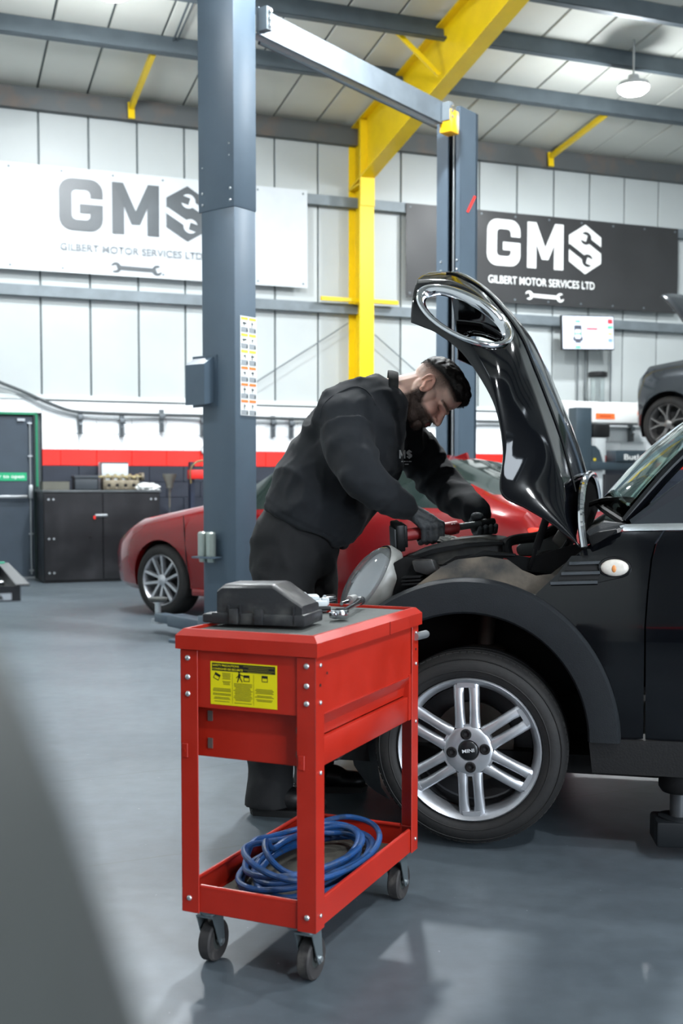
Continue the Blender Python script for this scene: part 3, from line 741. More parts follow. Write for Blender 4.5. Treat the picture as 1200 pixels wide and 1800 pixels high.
# overhead beam
B0 = V((-0.70, 8.12, 4.45)); B1 = V((1.0, 10.42, 4.45))
bd = (V((B1.x, B1.y, 0)) - V((B0.x, B0.y, 0)))
BM = thing('lift_crossbeam', 'galvanised overhead crossbeam joining the two lift posts', 'beam', frame((B0.x, B0.y, 4.35), bd))
L_ = bd.length
b = MB(); b.box((L_ / 2, 0, 0.095), (L_ - 0.36, 0.012, 0.19)); b.box((L_ / 2, 0.045, 0.185), (L_ - 0.36, 0.09, 0.01)); b.box((L_ / 2, 0.045, 0.005), (L_ - 0.36, 0.09, 0.01)); b.build('channel', mat('galvanised_beam', (118, 128, 136), 0.35, 0.6, var=0.1), BM, None)
b = MB(); b.box((L_ - 0.11, -0.03, 0.02), (0.14, 0.12, 0.2), bev=0.01); b.build('limit_switch', mat('switch_yellow', (240, 180, 20), 0.4), BM)
b = MB(); b.cyl((0.25, 0.05, -0.03), (L_ - 0.2, 0.05, -0.03), 0.013, seg=8); b.build('cut_off_bar', m_purlin, BM)
for x_ in (0.21, L_ - 0.16):
    b = MB(); b.box((x_, -0.03, 0.1), (0.06, 0.1, 0.16)); b.build('end_bracket', m_galv, BM, None)
    for k in range(3): b = MB(); b.cyl((x_, -0.08, 0.05 + 0.05 * k), (x_, -0.1, 0.05 + 0.05 * k), 0.014, seg=6); b.build('bolt', m_bolt, BM)
# ================================================================ red tool trolley
m_tred = mat('trolley_red_paint', (160, 33, 19), 0.34, var=0.07, ns=9, bump=0.02, bs=250, rvar=0.06)
m_mat = mat('grey_rubber_mat', (74, 78, 76), 0.85, var=0.12, ns=30, bump=0.3, bs=500)
m_mat2 = mat('brown_grey_mat', (66, 64, 58), 0.85, var=0.15, ns=30, bump=0.3, bs=400)
m_rub = mat('caster_rubber', (44, 42, 42), 0.7, rgb2=(82, 78, 74), ns=25, lo=0.5, hi=0.75)
TEX = V((0.4067, 0.9135, 0))
TM = frame((-0.058, 2.517, 0), TEX)        # local x: long side away from the near corner, y: along the short end (to the left)
TX, TY = 0.664, 0.352
TR = thing('tool_trolley', 'red steel tool trolley on castors with yellow safety label', 'trolley', TM)
def legL(x, y, sx, sy):
    b = MB(); w, t = 0.047, 0.003; z0, z1 = 0.137, 0.764
    b.box((x + sx * t / 2, y + sy * w / 2, (z0 + z1) / 2), (t, w, z1 - z0), bev=0.001, seg=1)
    b.box((x + sx * w / 2, y + sy * t / 2, (z0 + z1) / 2), (w, t, z1 - z0), bev=0.001, seg=1)
    b.build('leg', m_tred, TR, None)
for x, y, sx, sy in ((0, 0, 1, 1), (0, TY, 1, -1), (TX, 0, -1, 1), (TX, TY, -1, -1)): legL(x, y, sx, sy)
# top tray: outer skirt with bevelled edge, inner wall, mat, divider
def rect_ring(x0, y0, x1, y1, z): return [V((x0, y0, z)), V((x1, y0, z)), V((x1, y1, z)), V((x0, y1, z))]
b = MB(); o_ = 0.008
b.loft([rect_ring(-o_, -o_, TX + o_, TY + o_, 0.766), rect_ring(-o_, -o_, TX + o_, TY + o_, 0.798), rect_ring(0.006, 0.006, TX - 0.006, TY - 0.006, 0.813), rect_ring(0.014, 0.014, TX - 0.014, TY - 0.014, 0.813), rect_ring(0.014, 0.014, TX - 0.014, TY - 0.014, 0.792)], cap=False)
b.bm.faces.new([b.bm.verts.new(p) for p in rect_ring(0.014, 0.014, TX - 0.014, TY - 0.014, 0.792)])
b.build('top_tray', m_tred, TR, 20)
b = MB(); b.box((TX / 2, TY / 2, 0.800), (TX - 0.032, TY - 0.032, 0.012)); b.build('top_mat', m_mat, TR, None)
b = MB(); b.box((0.50, TY / 2 + 0.06, 0.810), (0.008, TY - 0.16, 0.006)); b.build('tray_divider', m_tred, TR, None)
b = MB(); b.box((0.43, -0.0085, 0.782), (0.002, 0.002, 0.034)); b.build('skirt_seam', mat('seam_shadow_red', (110, 18, 12), 0.6), TR, None)
# upper panels
b = MB(); b.box((0.006, TY / 2, 0.697), (0.003, TY - 0.02, 0.134)); b.build('end_panel', m_tred, TR, None)
b = MB(); b.box((TX - 0.006, TY / 2, 0.697), (0.003, TY - 0.02, 0.134)); b.build('end_panel', m_tred, TR, None)
b = MB(); b.box((TX / 2, 0.006, 0.697), (TX - 0.02, 0.003, 0.134)); b.build('side_panel', m_tred, TR, None)
b = MB(); b.box((TX / 2, TY - 0.006, 0.697), (TX - 0.02, 0.003, 0.134)); b.build('side_panel', m_tred, TR, None)
b = MB(); b.box((TX / 2, TY / 2, 0.638), (TX - 0.03, TY - 0.03, 0.004)); b.build('well_floor', m_tred, TR, None)
# drawer box below
b = MB()
x0, x1, y0, y1, z0, z1 = 0.035, TX - 0.06, 0.022, TY - 0.02, 0.508, 0.634
for c, s_ in ((((x0 + x1) / 2, y1, (z0 + z1) / 2), (x1 - x0, .003, z1 - z0)), ((x0, (y0 + y1) / 2, (z0 + z1) / 2), (.003, y1 - y0, z1 - z0)), ((x1, (y0 + y1) / 2, (z0 + z1) / 2), (.003, y1 - y0, z1 - z0)), (((x0 + x1) / 2, (y0 + y1) / 2, z0), (x1 - x0, y1 - y0, .003))): b.box(c, s_)
dw = b.build('drawer', m_tred, TR, None)
b = MB(); b.prism([(0.05, 0.0, 0.630), (0.05, 0.026, 0.630), (0.05, 0.026, 0.576), (0.05, 0.020, 0.576), (0.05, 0.016, 0.600)], (TX - 0.115, 0, 0)); b.build('drawer_pull', m_tred, dw, None)
b = MB(); b.box(((0.05 + TX - 0.065) / 2, 0.014, 0.541), (TX - 0.115, 0.016, 0.066), bev=0.003); b.build('drawer_front', m_tred, dw, 30)
b = MB(); b.box((TX - 0.055, 0.012, 0.572), (0.02, 0.018, 0.125)); b.build('drawer_bracket', m_tred, TR, None)
for y_, z_ in ((0.29, .605), (0.29, .54), (0.055, .59), (0.055, .535)):
    b = MB(); b.box((x0 - 0.003, y_, z_), (0.003, 0.018 if y_ < .1 else .012, 0.014 if y_ < .1 else .024)); b.build('slot', mat('slot_grey', (96, 84, 80), 0.5, 0.3), dw, None)
b = MB(); b.box((0.02, TY - 0.025, 0.59), (0.02, 0.012, 0.05), bev=0.003); b.box((0.02, TY - 0.02, 0.555), (0.012, 0.01, 0.04)); b.build('drawer_slide', mat('black_slide', (26, 26, 28), 0.4), TR, None)
# bottom tray
def wall_strip(c, s_, nm='tray_wall'):
    b = MB(); b.box(c, s_, bev=0.002, seg=1); return b.build(nm, m_tred, TR, None)
zt0, zt1 = 0.139, 0.200
for c, s_ in (((0.006, TY / 2, (zt0 + zt1) / 2), (.004, TY - .03, zt1 - zt0)), ((TX - 0.006, TY / 2, (zt0 + zt1) / 2), (.004, TY - .03, zt1 - zt0)), ((TX / 2, 0.006, (zt0 + zt1) / 2), (TX - .03, .004, zt1 - zt0)), ((TX / 2, TY - .006, (zt0 + zt1) / 2), (TX - .03, .004, zt1 - zt0))): wall_strip(c, s_)
for p0, p1 in (((.009, .048, zt1), (.009, TY - .048, zt1)), ((.048, .009, zt1), (TX - .048, .009, zt1)), ((.048, TY - .009, zt1), (TX - .048, TY - .009, zt1)), ((TX - .009, .048, zt1), (TX - .009, TY - .048, zt1))):
    b = MB(); b.cyl(p0, p1, 0.0055, seg=10); b.build('rolled_lip', m_tred, TR)
b = MB(); b.box((TX / 2, TY / 2, zt0 + .003), (TX - .016, TY - .016, .005)); b.build('tray_floor', m_tred, TR, None)
b = MB(); b.box((TX / 2, TY / 2, zt0 + .008), (TX - .06, TY - .05, .005)); b.build('lower_mat', m_mat2, TR, None)
# rivets and bolts
bb = MB(); bb.ell((0, 0, 0), (0.0068, 0.0068, 0.0045), u=14, v=8); me_rv = bb.mesh('bolt', 60); me_rv.materials.append(m_bolt)
RX = Matrix.Rotation(R(90), 4, 'X'); RY = Matrix.Rotation(R(90), 4, 'Y')
for y_ in (0.0215, TY - 0.0215):
    for z_ in (0.745, 0.70, 0.66, 0.172): obj('bolt', me_rv, None, TR, Matrix.Translation((-0.0015, y_, z_)) @ RY)
for x_ in (0.024, TX - 0.022):
    for z_ in (0.745, 0.66, 0.50, 0.172): obj('bolt', me_rv, None, TR, Matrix.Translation((x_, -0.0015, z_)) @ RX @ Matrix.Scale(0.75, 4))
bb = MB(); bb.cyl((0, 0, 0), (0, 0, 0.001), 0.0035, seg=10); me_hl = bb.mesh('hole'); me_hl.materials.append(mat('hole_dark', (40, 10, 8), 0.8))
for x_, z_ in ((0.024, .70), (TX - .022, .70), (0.06, .722)): obj('hole', me_hl, None, TR, Matrix.Translation((x_, -0.0006, z_)) @ RX)
for y_ in (0.035, TY - 0.012):
    b = MB(); b.box((-0.0012, y_, 0.525), (0.003, 0.018, 0.035), bev=0.002, seg=1); b.box((-0.003, y_, 0.525), (0.002, 0.005, 0.008)); b.build('pressed_tab', m_tred, TR, None)
# push handle
b = MB(); b.tube(catmull([V((TX - .03, -.001, .735)), V((TX + .035, -.004, .733)), V((TX + .05, -0.004, .733))], 8), 0.011, 12); b.build('handle_stub', m_alu, TR)
# yellow label
yl, zl_ = TY - 0.085, 0.75
LW, LHh = 0.168, 0.112
LM = frame(V((0.0, 0, 0)), (0, -1, 0), (-1, 0, 0))      # label local x runs right across the end face
def endp(px, py):
    p = onplane(px, py, TM @ V((0.004, 0, 0)), TEX); return TM.inverted() @ p
la, lb = endp(370, 1162), endp(487, 1245)
LW = la.y - lb.y; lz1 = endp(370, 1162).z; lz0 = endp(370, 1237).z; LHh = lz1 - lz0
LO = frame(V((0.0038, la.y, lz0)), (0, -1, 0), (-1, 0, 0))
b = MB(); b.box((LW / 2, LHh / 2, 0), (LW, LHh, 0.0006), M=LO); lab_ = b.build('safety_label', mat('label_yellow', (214, 200, 10), 0.4, var=0.03), TR, None)
m_lblk = mat('label_black', (16, 16, 14), 0.5)
b = MB(); b.box((LW / 2, LHh * .88, 0.0006), (LW * .95, LHh * .18, 0.0004), M=LO); b.build('label_header', m_lblk, lab_, None)
for txt, fx, fy, fw, fh in (('SAFETY PRECAUTIONS', .035, .895, .40, .045), ('CONSIGNES DE SECURITE', .035, .815, .46, .045)):
    obj('label_lettering', text_mesh(txt, LW * fw, LHh * fh, LO @ Matrix.Translation((LW * fx, LHh * fy, 0.0011)), bold=0.02), mat('label_yellow', (214, 200, 10)), lab_)
b = MB()
for fx, fy, fw in ((.5, .93, .46), (.58, .89, .3), (.5, .85, .46), (.56, .81, .36)): b.box((LW * (fx + fw / 2), LHh * fy, 0.001), (LW * fw, LHh * .012, 0.0002), M=LO)
b.build('header_small_print', mat('label_yellow_dull', (120, 112, 20), 0.5), lab_, None)['kind'] = 'stuff'
b = MB(); rn = random.Random(5)
for cx_, cw_, ys in ((.035, .28, [.38 - .03 * k for k in range(11)]), (.35, .29, [.52 - .032 * k for k in range(15)]), (.67, .29, [.46 - .03 * k for k in range(12)]), (.18, .13, [.74 - .032 * k for k in range(9)])):
    for y_ in ys:
        if rn.random() < .12: continue
        w_ = cw_ * rn.uniform(.75, 1); b.box((LW * (cx_ + cw_ / 2), LHh * y_, 0.0006), (LW * w_, LHh * .014, 0.0003), M=LO)
for x_ in (.335, .655): b.box((LW * x_, LHh * .4, 0.0006), (0.0006, LHh * .7, 0.0003), M=LO)
b.build('label_small_print', mat('label_print_olive', (96, 92, 20), 0.5), lab_, None)['kind'] = 'stuff'
b = MB()
def pic(pts, dx, dy, rot=0, sc=1.0):
    ca, sa = math.cos(R(rot)), math.sin(R(rot))
    return [LO @ V((LW * dx + (x * ca - y * sa) * sc * LW, LHh * dy + (x * sa + y * ca) * sc * LW, 0.0007)) for x, y in pts]
def cart(dx, dy, rot):
    b.face(pic(((-.045, .005), (.045, .005), (.045, .04), (-.045, .04)), dx, dy, rot)); b.face(pic(((-.045, -.045), (.045, -.045), (.045, -.035), (-.045, -.035)), dx, dy, rot))
    b.face(pic(((-.045, -.035), (-.036, -.035), (-.036, .005), (-.045, .005)), dx, dy, rot)); b.face(pic(((.036, -.035), (.045, -.035), (.045, .005), (.036, .005)), dx, dy, rot))
cart(.1, .66, -25); cart(.55, .66, 0); cart(.82, .68, 0)
b.face(pic(arc(0, 0, .016, 0, 330, 8), .44, .79)); b.face(pic(((-.014, 0), (.014, .0), (.02, -.06), (-.02, -.06)), .44, .76))
b.face(pic(((.0, -.005), (.075, -.03), (.075, -.04), (.0, -.02)), .44, .76)); b.face(pic(((0, -.01), (-.05, -.06), (-.042, -.066), (0, -.03)), .44, .76))
b.face(pic(((-.018, -.055), (0, -.055), (-.02, -.12), (-.035, -.12)), .44, .76)); b.face(pic(((0, -.055), (.018, -.055), (.05, -.11), (.038, -.118)), .44, .76))
b.build('pictogram', m_lblk, lab_, None)['kind'] = 'stuff'
# castors
def castor(x, y):
    WA = V((0, -1, 0)); r = 0.05
    sx = 0.02
    b = MB(); b.lathe([(0.022, -.013), (r - .004, -.016), (r, -.012), (r, .012), (r - .004, .016), (0.022, .013)], (x + sx, y, r), WA, 28); wh = b.build('castor_wheel', m_rub, TR)
    b = MB(); b.lathe([(0.001, -.012), (0.026, -.012), (0.03, -.008), (0.03, .008), (0.026, .012), (0.001, .012)], (x + sx, y, r), WA, 20); b.build('wheel_hub', mat('hub_dark', (52, 56, 54), 0.5), wh)
    b = MB()
    for s_ in (-1, 1):
        yy = y + s_ * 0.021
        b.prism([(x - .022, yy, .118), (x + .026, yy, .118), (x + sx + .014, yy, r - .004), (x + sx + .006, yy, r - .012), (x + sx - .006, yy, r - .012), (x + sx - .014, yy, r)], (0, s_ * 0.0025, 0))
    b.box((x + .002, y, .119), (.05, .047, .004)); b.cyl((x, y, .12), (x, y, .132), .022, seg=20); b.box((x, y, .135), (.075, .065, .004))
    b.build('castor_fork', mat('zinc_fork', (128, 138, 142), 0.35, 0.75), TR, 30)
    b = MB(); b.cyl((x + sx, y - .028, r), (x + sx, y + .028, r), .007, seg=10); b.build('axle_bolt', m_bolt, TR)
for x_ in (0.05, TX - 0.05):
    for y_ in (0.045, TY - 0.045): castor(x_, y_)

# ---------------------------------------------------------------- blue hose coil in the lower tray
m_hose = mat('blue_rubber_hose', (18, 64, 116), 0.42, ns=40, rgb2=(34, 52, 76), lo=0.5, hi=0.72, bump=0.15, bs=300)
HS = thing('air_hose', 'coiled blue rubber air hose lying in the lower tray of red trolley', 'hose', TM @ Matrix.Translation((0.34, 0.176, 0.153)))
pts = []; turns = 8
RAs = [.27, .235, .285, .20, .26, .17, .245, .28, .22]; RBs = [.135, .115, .14, .10, .13, .09, .12, .145, .11]; OX = [0, .02, -.02, .03, .0, .04, -.03, .01, 0]
for k in range(turns * 16 + 1):
    t = k / 16; a = 2 * math.pi * t + 0.7; i = min(int(t), 7); f_ = t - i; f_ = f_ * f_ * (3 - 2 * f_)
    ra = lerp(RAs[i], RAs[i + 1], f_); rb = lerp(RBs[i], RBs[i + 1], f_); ox = lerp(OX[i], OX[i + 1], f_)
    zz = 0.010 + 0.0065 * t + 0.007 * math.sin(a * 1.5 + i * 1.7) + (0.045 * max(0, math.cos(a - 2.5)) ** 2 if 5.2 < t < 7.2 else 0)
    pts.append(V((ox + ra * math.cos(a), rb * math.sin(a) + .012 * math.cos(2.3 * t), max(.0085, zz))))
pts.insert(0, pts[0] + V((-.07, .03, 0)));
b = MB(); b.tube(catmull(pts, 520), 0.0078, 10); b.build('hose_coil', m_hose, HS)
b = MB(); d0 = (pts[0] - pts[1]).normalized(); b.cyl(pts[0], pts[0] + d0 * .045, 0.009, seg=6); b.cyl(pts[0] + d0 * .04, pts[0] + d0 * .06, 0.013, seg=12); b.build('coupling', m_bolt, HS)

# ---------------------------------------------------------------- things on the trolley top
ZT = 0.8065
m_bpl = mat('dusty_black_plastic', (34, 35, 37), 0.42, ns=18, rgb2=(66, 66, 64), lo=0.5, hi=0.8, bump=0.05, bs=120, rvar=0.1)
ZV = 0.8142
cv0 = atz(376, 1096, ZV); cv1 = atz(533, 1102, ZV)
cvx = (cv1 - cv0); CL = cvx.length
CM = frame(cv0, cvx)
CV = thing('air_filter_cover', 'dusty black plastic air filter cover with sloping end on red trolley', 'engine cover', CM)
prof = [(0.008, 0.004), (0.008, 0.085), (0.022, 0.096), (CL * 0.64, 0.099), (CL * 0.67, 0.098), (CL - 0.004, 0.048), (CL - 0.002, 0.004)]
b = MB()
rows = []
for y_, kx, kz in ((0.0, 0.0, 0.90), (0.006, 0.003, 0.97), (0.02, 0.006, 1.0), (0.11, 0.006, 1.0), (0.124, 0.003, 0.97), (0.13, 0.0, 0.90)):
    rows.append([V((lerp(x, CL / 2, kx * 2), y_, z * kz if z > .01 else z)) for x, z in prof])
b.loft(rows); b.build('cover_shell', m_bpl, CV, 40)
b = MB(); b.box((CL / 2, 0.065, 0.014), (CL + 0.01, 0.142, 0.028), bev=0.004); b.build('flange', m_bpl, CV)
for x_ in (0.055, CL * .52):
    b = MB(); b.box((x_, -0.008, 0.02), (0.022, 0.012, 0.038), bev=0.003); b.build('clip', m_bpl, CV)
for x_ in (0.04, 0.07, CL * .9):
    b = MB(); b.box((x_, -0.002, 0.024), (0.004, 0.008, 0.044)); b.build('rib', m_bpl, CV, None)
b = MB(); b.box((-0.014, 0.02, 0.013), (0.03, 0.05, 0.022), bev=0.004); b.prism([(0.0, 0.01, .02), (0.034, 0.01, .02), (0.034, 0.01, .065)], (0, 0.006, 0)); b.build('mounting_lug', m_bpl, CV, None)
# light grey plastic part
gp = atz(548, 1078, ZT + .0)
GP = thing('plastic_housing', 'light grey stepped plastic housing lying behind the black cover on trolley', 'plastic part', frame(gp, V((1, .12, 0))))
m_lg = mat('light_grey_plastic', (176, 182, 184), 0.4, var=0.06)
b = MB(); b.box((0, 0.04, 0.018), (0.085, 0.08, 0.03), bev=0.004); b.box((-.01, .045, .038), (.065, .06, .014), bev=.004); b.build('housing_body', m_lg, GP)
b = MB(); b.box((-0.035, 0.05, 0.046), (0.05, 0.05, 0.01), bev=.003); b.box((.038, .02, .03), (.02, .02, .02), bev=.003); b.build('housing_cap', m_lg, GP)
b = MB(); b.cyl((-.03, -.006, .012), (.05, -.006, .014), .006, seg=10); b.build('pin', m_bpl, GP)
# ratchet
m_chr = mat('tool_chrome', (198, 200, 204), 0.16, 1.0, var=0.05)
rp0 = atz(597, 1081, ZT + .014); rp1 = atz(632, 1052, ZT + .03)
RT = thing('ratchet', 'chrome socket ratchet with long neck lying on the trolley mat', 'ratchet', frame(V((rp0.x, rp0.y, ZT)), V((rp1.x - rp0.x, rp1.y - rp0.y, 0))))
b = MB()
b.lathe([(0.001, 0), (0.021, 0), (0.023, 0.003), (0.023, 0.019), (0.021, 0.022), (0.001, 0.022)], (0, 0, 0.006), (0, 0, 1), 24); b.build('ratchet_head', m_chr, RT)
b = MB(); b.lathe([(0.001, 0), (0.010, 0), (0.011, 0.004), (0.001, 0.005)], (0, 0, 0.028), (0, 0, 1), 16); b.build('selector', mat('tool_dark', (60, 62, 64), 0.35, .7), RT)
b = MB(); b.box((-.02, 0.012, .017), (.03, .018, .016), bev=.004); b.build('drive_lug', m_chr, RT)
nl = V((rp1.x - rp0.x, rp1.y - rp0.y, 0)).length
b = MB(); b.lathe([(0.009, .018), (0.0075, .05), (0.0065, nl * .7), (0.0095, nl * .9), (0.0095, nl)], (0, 0, .017), (1, 0, .02), 14, cap=True); b.build('ratchet_shaft', m_chr, RT)
b = MB(); b.lathe([(0.0105, nl), (0.0125, nl + .004), (0.0125, nl + .02), (0.006, nl + .024)], (0, 0, .017), (1, 0, .02), 16, cap=True); b.build('ratchet_collar', mat('tool_dark', (60, 62, 64)), RT)
# loose sockets
sp = atz(592, 1062, ZT)
SK = thing('socket', 'polished chrome socket with open black end beside the ratchet', 'socket', frame(V((sp.x - .008, sp.y + .045, ZT + .0125)), V((-.6, -.5, 0))))
b = MB(); b.lathe([(0.008, .002), (0.011, 0), (0.0125, .003), (0.0125, .036), (0.010, .038), (.0005, .038)], (0, 0, 0), (1, 0, 0), 20); b.build('socket_body', m_chr, SK)
b = MB(); b.lathe([(0.0005, .001), (0.0085, .0015)], (0, 0, 0), (1, 0, 0), 6); b.build('socket_mouth', mat('socket_black', (14, 14, 16), .6), SK)
sp = atz(612, 1066, ZT)
SK = thing('extension_bar', 'knurled steel extension bar with a dull socket lying on trolley mat', 'extension bar', frame(V((sp.x - .012, sp.y + .012, ZT + .012)), V((.34, .9, 0))))
b = MB(); b.cyl((-.02, 0, -.003), (.05, 0, 0), .0055, seg=12); b.build('bar', m_chr, SK)
b = MB(); b.lathe([(.001, .045), (.0115, .045), (.0125, .05), (.0125, .085), (.001, .085)], (0, 0, .001), (1, 0, 0), 18); b.build('dull_socket', mat('dull_steel', (132, 134, 132), .5, .6), SK)
# ================================================================ black hatchback with its bonnet up
CA = R(13.5)
CF = V((-math.cos(CA), math.sin(CA), 0)); CLt = V((-math.sin(CA), -math.cos(CA), 0))
C0 = at(823, 1319, 3.52); C0 = V((C0.x, C0.y, 0))
CMx = Matrix.Identity(4)
for i in range(3): CMx[i][0], CMx[i][1], CMx[i][2], CMx[i][3] = CF[i], CLt[i], UZ[i], C0[i]   # local u forward, v outward (left), w up
CINV = CMx.inverted()
def car(px, py, v=0.0):
    """point of the picture laid on the car's plane at lateral distance v, in car coordinates"""
    return CINV @ onplane(px, py, CMx @ V((0, v, 0)), CLt)
CAR = thing('black_hatchback', 'glossy black small hatchback with raised bonnet and silver six-spoke wheel', 'car', CMx)
m_blk = mat('black_car_paint', (6, 7, 10), 0.07, 0.0, var=0.1, spec=0.55)
m_plas = mat('textured_black_plastic', (25, 28, 31), 0.6, var=0.1, ns=20, bump=0.12, bs=300, spec=.25)
m_dirt = mat('dusty_inner_wing', (46, 45, 43), 0.5, ns=7, rgb2=(116, 104, 90), lo=0.48, hi=0.78, bump=0.1, bs=60)
m_dark = mat('engine_bay_black', (15, 15, 16), 0.65, var=0.2, spec=.2)
m_engp = mat('dusty_engine_plastic', (38, 38, 38), 0.5, ns=10, rgb2=(78, 74, 68), lo=0.5, hi=0.8)
m_chrome = mat('chrome_trim', (214, 216, 220), 0.08, 1.0, var=0.02)
m_tyre = mat('tyre_rubber', (20, 19, 19), 0.72, ns=9, rgb2=(34, 32, 30), lo=0.45, hi=0.75, bump=0.1, bs=70)
m_alloy = mat('silver_alloy', (182, 184, 188), 0.38, 0.8, var=0.08, ns=12, rvar=0.08)
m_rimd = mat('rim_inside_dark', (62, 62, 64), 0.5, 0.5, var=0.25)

def bulge(w): return -0.05 * max(0, (0.62 - w) / 0.4) ** 2 - 0.55 * max(0, w - 0.70) ** 2 - 0.10 * max(0, w - 0.70)
def panel(name, pts, m_, parent=CAR, v0=0.0, th=0.006, bf=bulge, cuts=14, smooth=40, vf=None):
    """curved sheet from an outline in (u, w); the surface leans with height"""
    bm = bmesh.new()
    f = bm.faces.new([bm.verts.new((p[0], 0, p[1])) for p in pts])
    ws = [p[1] for p in pts]; us = [p[0] for p in pts]
    for k in range(1, cuts):
        bmesh.ops.bisect_plane(bm, geom=bm.verts[:] + bm.edges[:] + bm.faces[:], plane_co=(0, 0, lerp(min(ws), max(ws), k / cuts)), plane_no=(0, 0, 1))
    for k in range(1, 6):
        bmesh.ops.bisect_plane(bm, geom=bm.verts[:] + bm.edges[:] + bm.faces[:], plane_co=(lerp(min(us), max(us), k / 6), 0, 0), plane_no=(1, 0, 0))
    bmesh.ops.recalc_face_normals(bm, faces=bm.faces)
    if sum((f.normal.y * f.calc_area()) for f in bm.faces) < 0: bmesh.ops.reverse_faces(bm, faces=bm.faces)
    for v in bm.verts: v.co.y = v0 + (bf(v.co.z) if bf else 0) + (vf(v.co.x, v.co.z) if vf else 0)
    r_ = bmesh.ops.extrude_face_region(bm, geom=bm.faces[:])
    bmesh.ops.translate(bm, verts=[g for g in r_['geom'] if isinstance(g, bmesh.types.BMVert)], vec=(0, -th, 0))
    bmesh.ops.recalc_face_normals(bm, faces=bm.faces)
    me = bpy.data.meshes.new(name); bm.to_mesh(me); bm.free(); shade(me, smooth)
    return obj(name, me, m_, parent)
def uw(px, py, v=0.0):
    q = car(px, py, v); return (q.x, q.z)
def ell_px(cx, cy, rx, ry, a0, a1, n, v=0.0): return [uw(cx + rx * math.cos(R(lerp(a0, a1, k / n))), cy - ry * math.sin(R(lerp(a0, a1, k / n))), v) for k in range(n + 1)]
# wheel arch cladding: moulded strip round the opening, lip turned inwards
outer = ell_px(815, 1305, 276, 289, 0, 188, 40); inner = ell_px(815, 1302, 218, 224, 0, 188, 40)
b = MB()
rows = []
for (o_, i_) in zip(outer, inner):
    row = []
    for t, dv in ((0.0, -0.012), (0.03, 0.012), (0.1, 0.022), (0.6, 0.024), (0.94, 0.021), (1.0, 0.012), (1.0, -0.06)):
        u_, w_ = lerp(o_[0], i_[0], t), lerp(o_[1], i_[1], t); row.append(V((u_, dv + (-0.55 * max(0, w_ - .72) ** 2 - .04 * max(0, w_ - .72)) - 0.28 * max(0, u_ - .36) ** 2 * 2, w_)))
    rows.append(row)
b.grid(rows); b.build('arch_cladding', m_plas, CAR, 35)
# wheel well liner
ci = uw(815, 1302); r_in = abs(uw(815 + 218, 1302)[0] - ci[0])
b = MB(); rows = []
for k in range(25):
    a = R(-8 + 196 * k / 24); rows.append([V((ci[0] + r_in * 1.06 * math.cos(a), v_, max(0.12, ci[1] + r_in * 1.06 * math.sin(a)))) for v_ in (-0.055, -0.25, -0.42)])
b.grid(rows); b.bm.faces.new([b.bm.verts.new(r_[2]) for r_ in rows]); b.build('wheel_well', m_dark, CAR, 40)
# strut and brake behind the wheel
b = MB(); b.cyl((0.0, -0.22, 0.32), (-0.03, -0.30, 0.74), 0.028, seg=14); b.lathe([(0.07, 0), (0.075, .01), (0.05, .02)], (-0.02, -0.27, 0.60), (0, 0, 1), 18, True); b.build('suspension_strut', mat('rusty_steel', (62, 52, 46), .6, .4, var=.25), CAR)
b = MB(); b.lathe([(0.02, -.13), (0.13, -.13), (0.13, -.15), (0.02, -.15)], (0, 0, C0.z + 0.32), (0, 1, 0), 30, True); b.build('brake_disc', mat('brake_disc_steel', (92, 86, 80), .4, .8, var=.2), CAR)

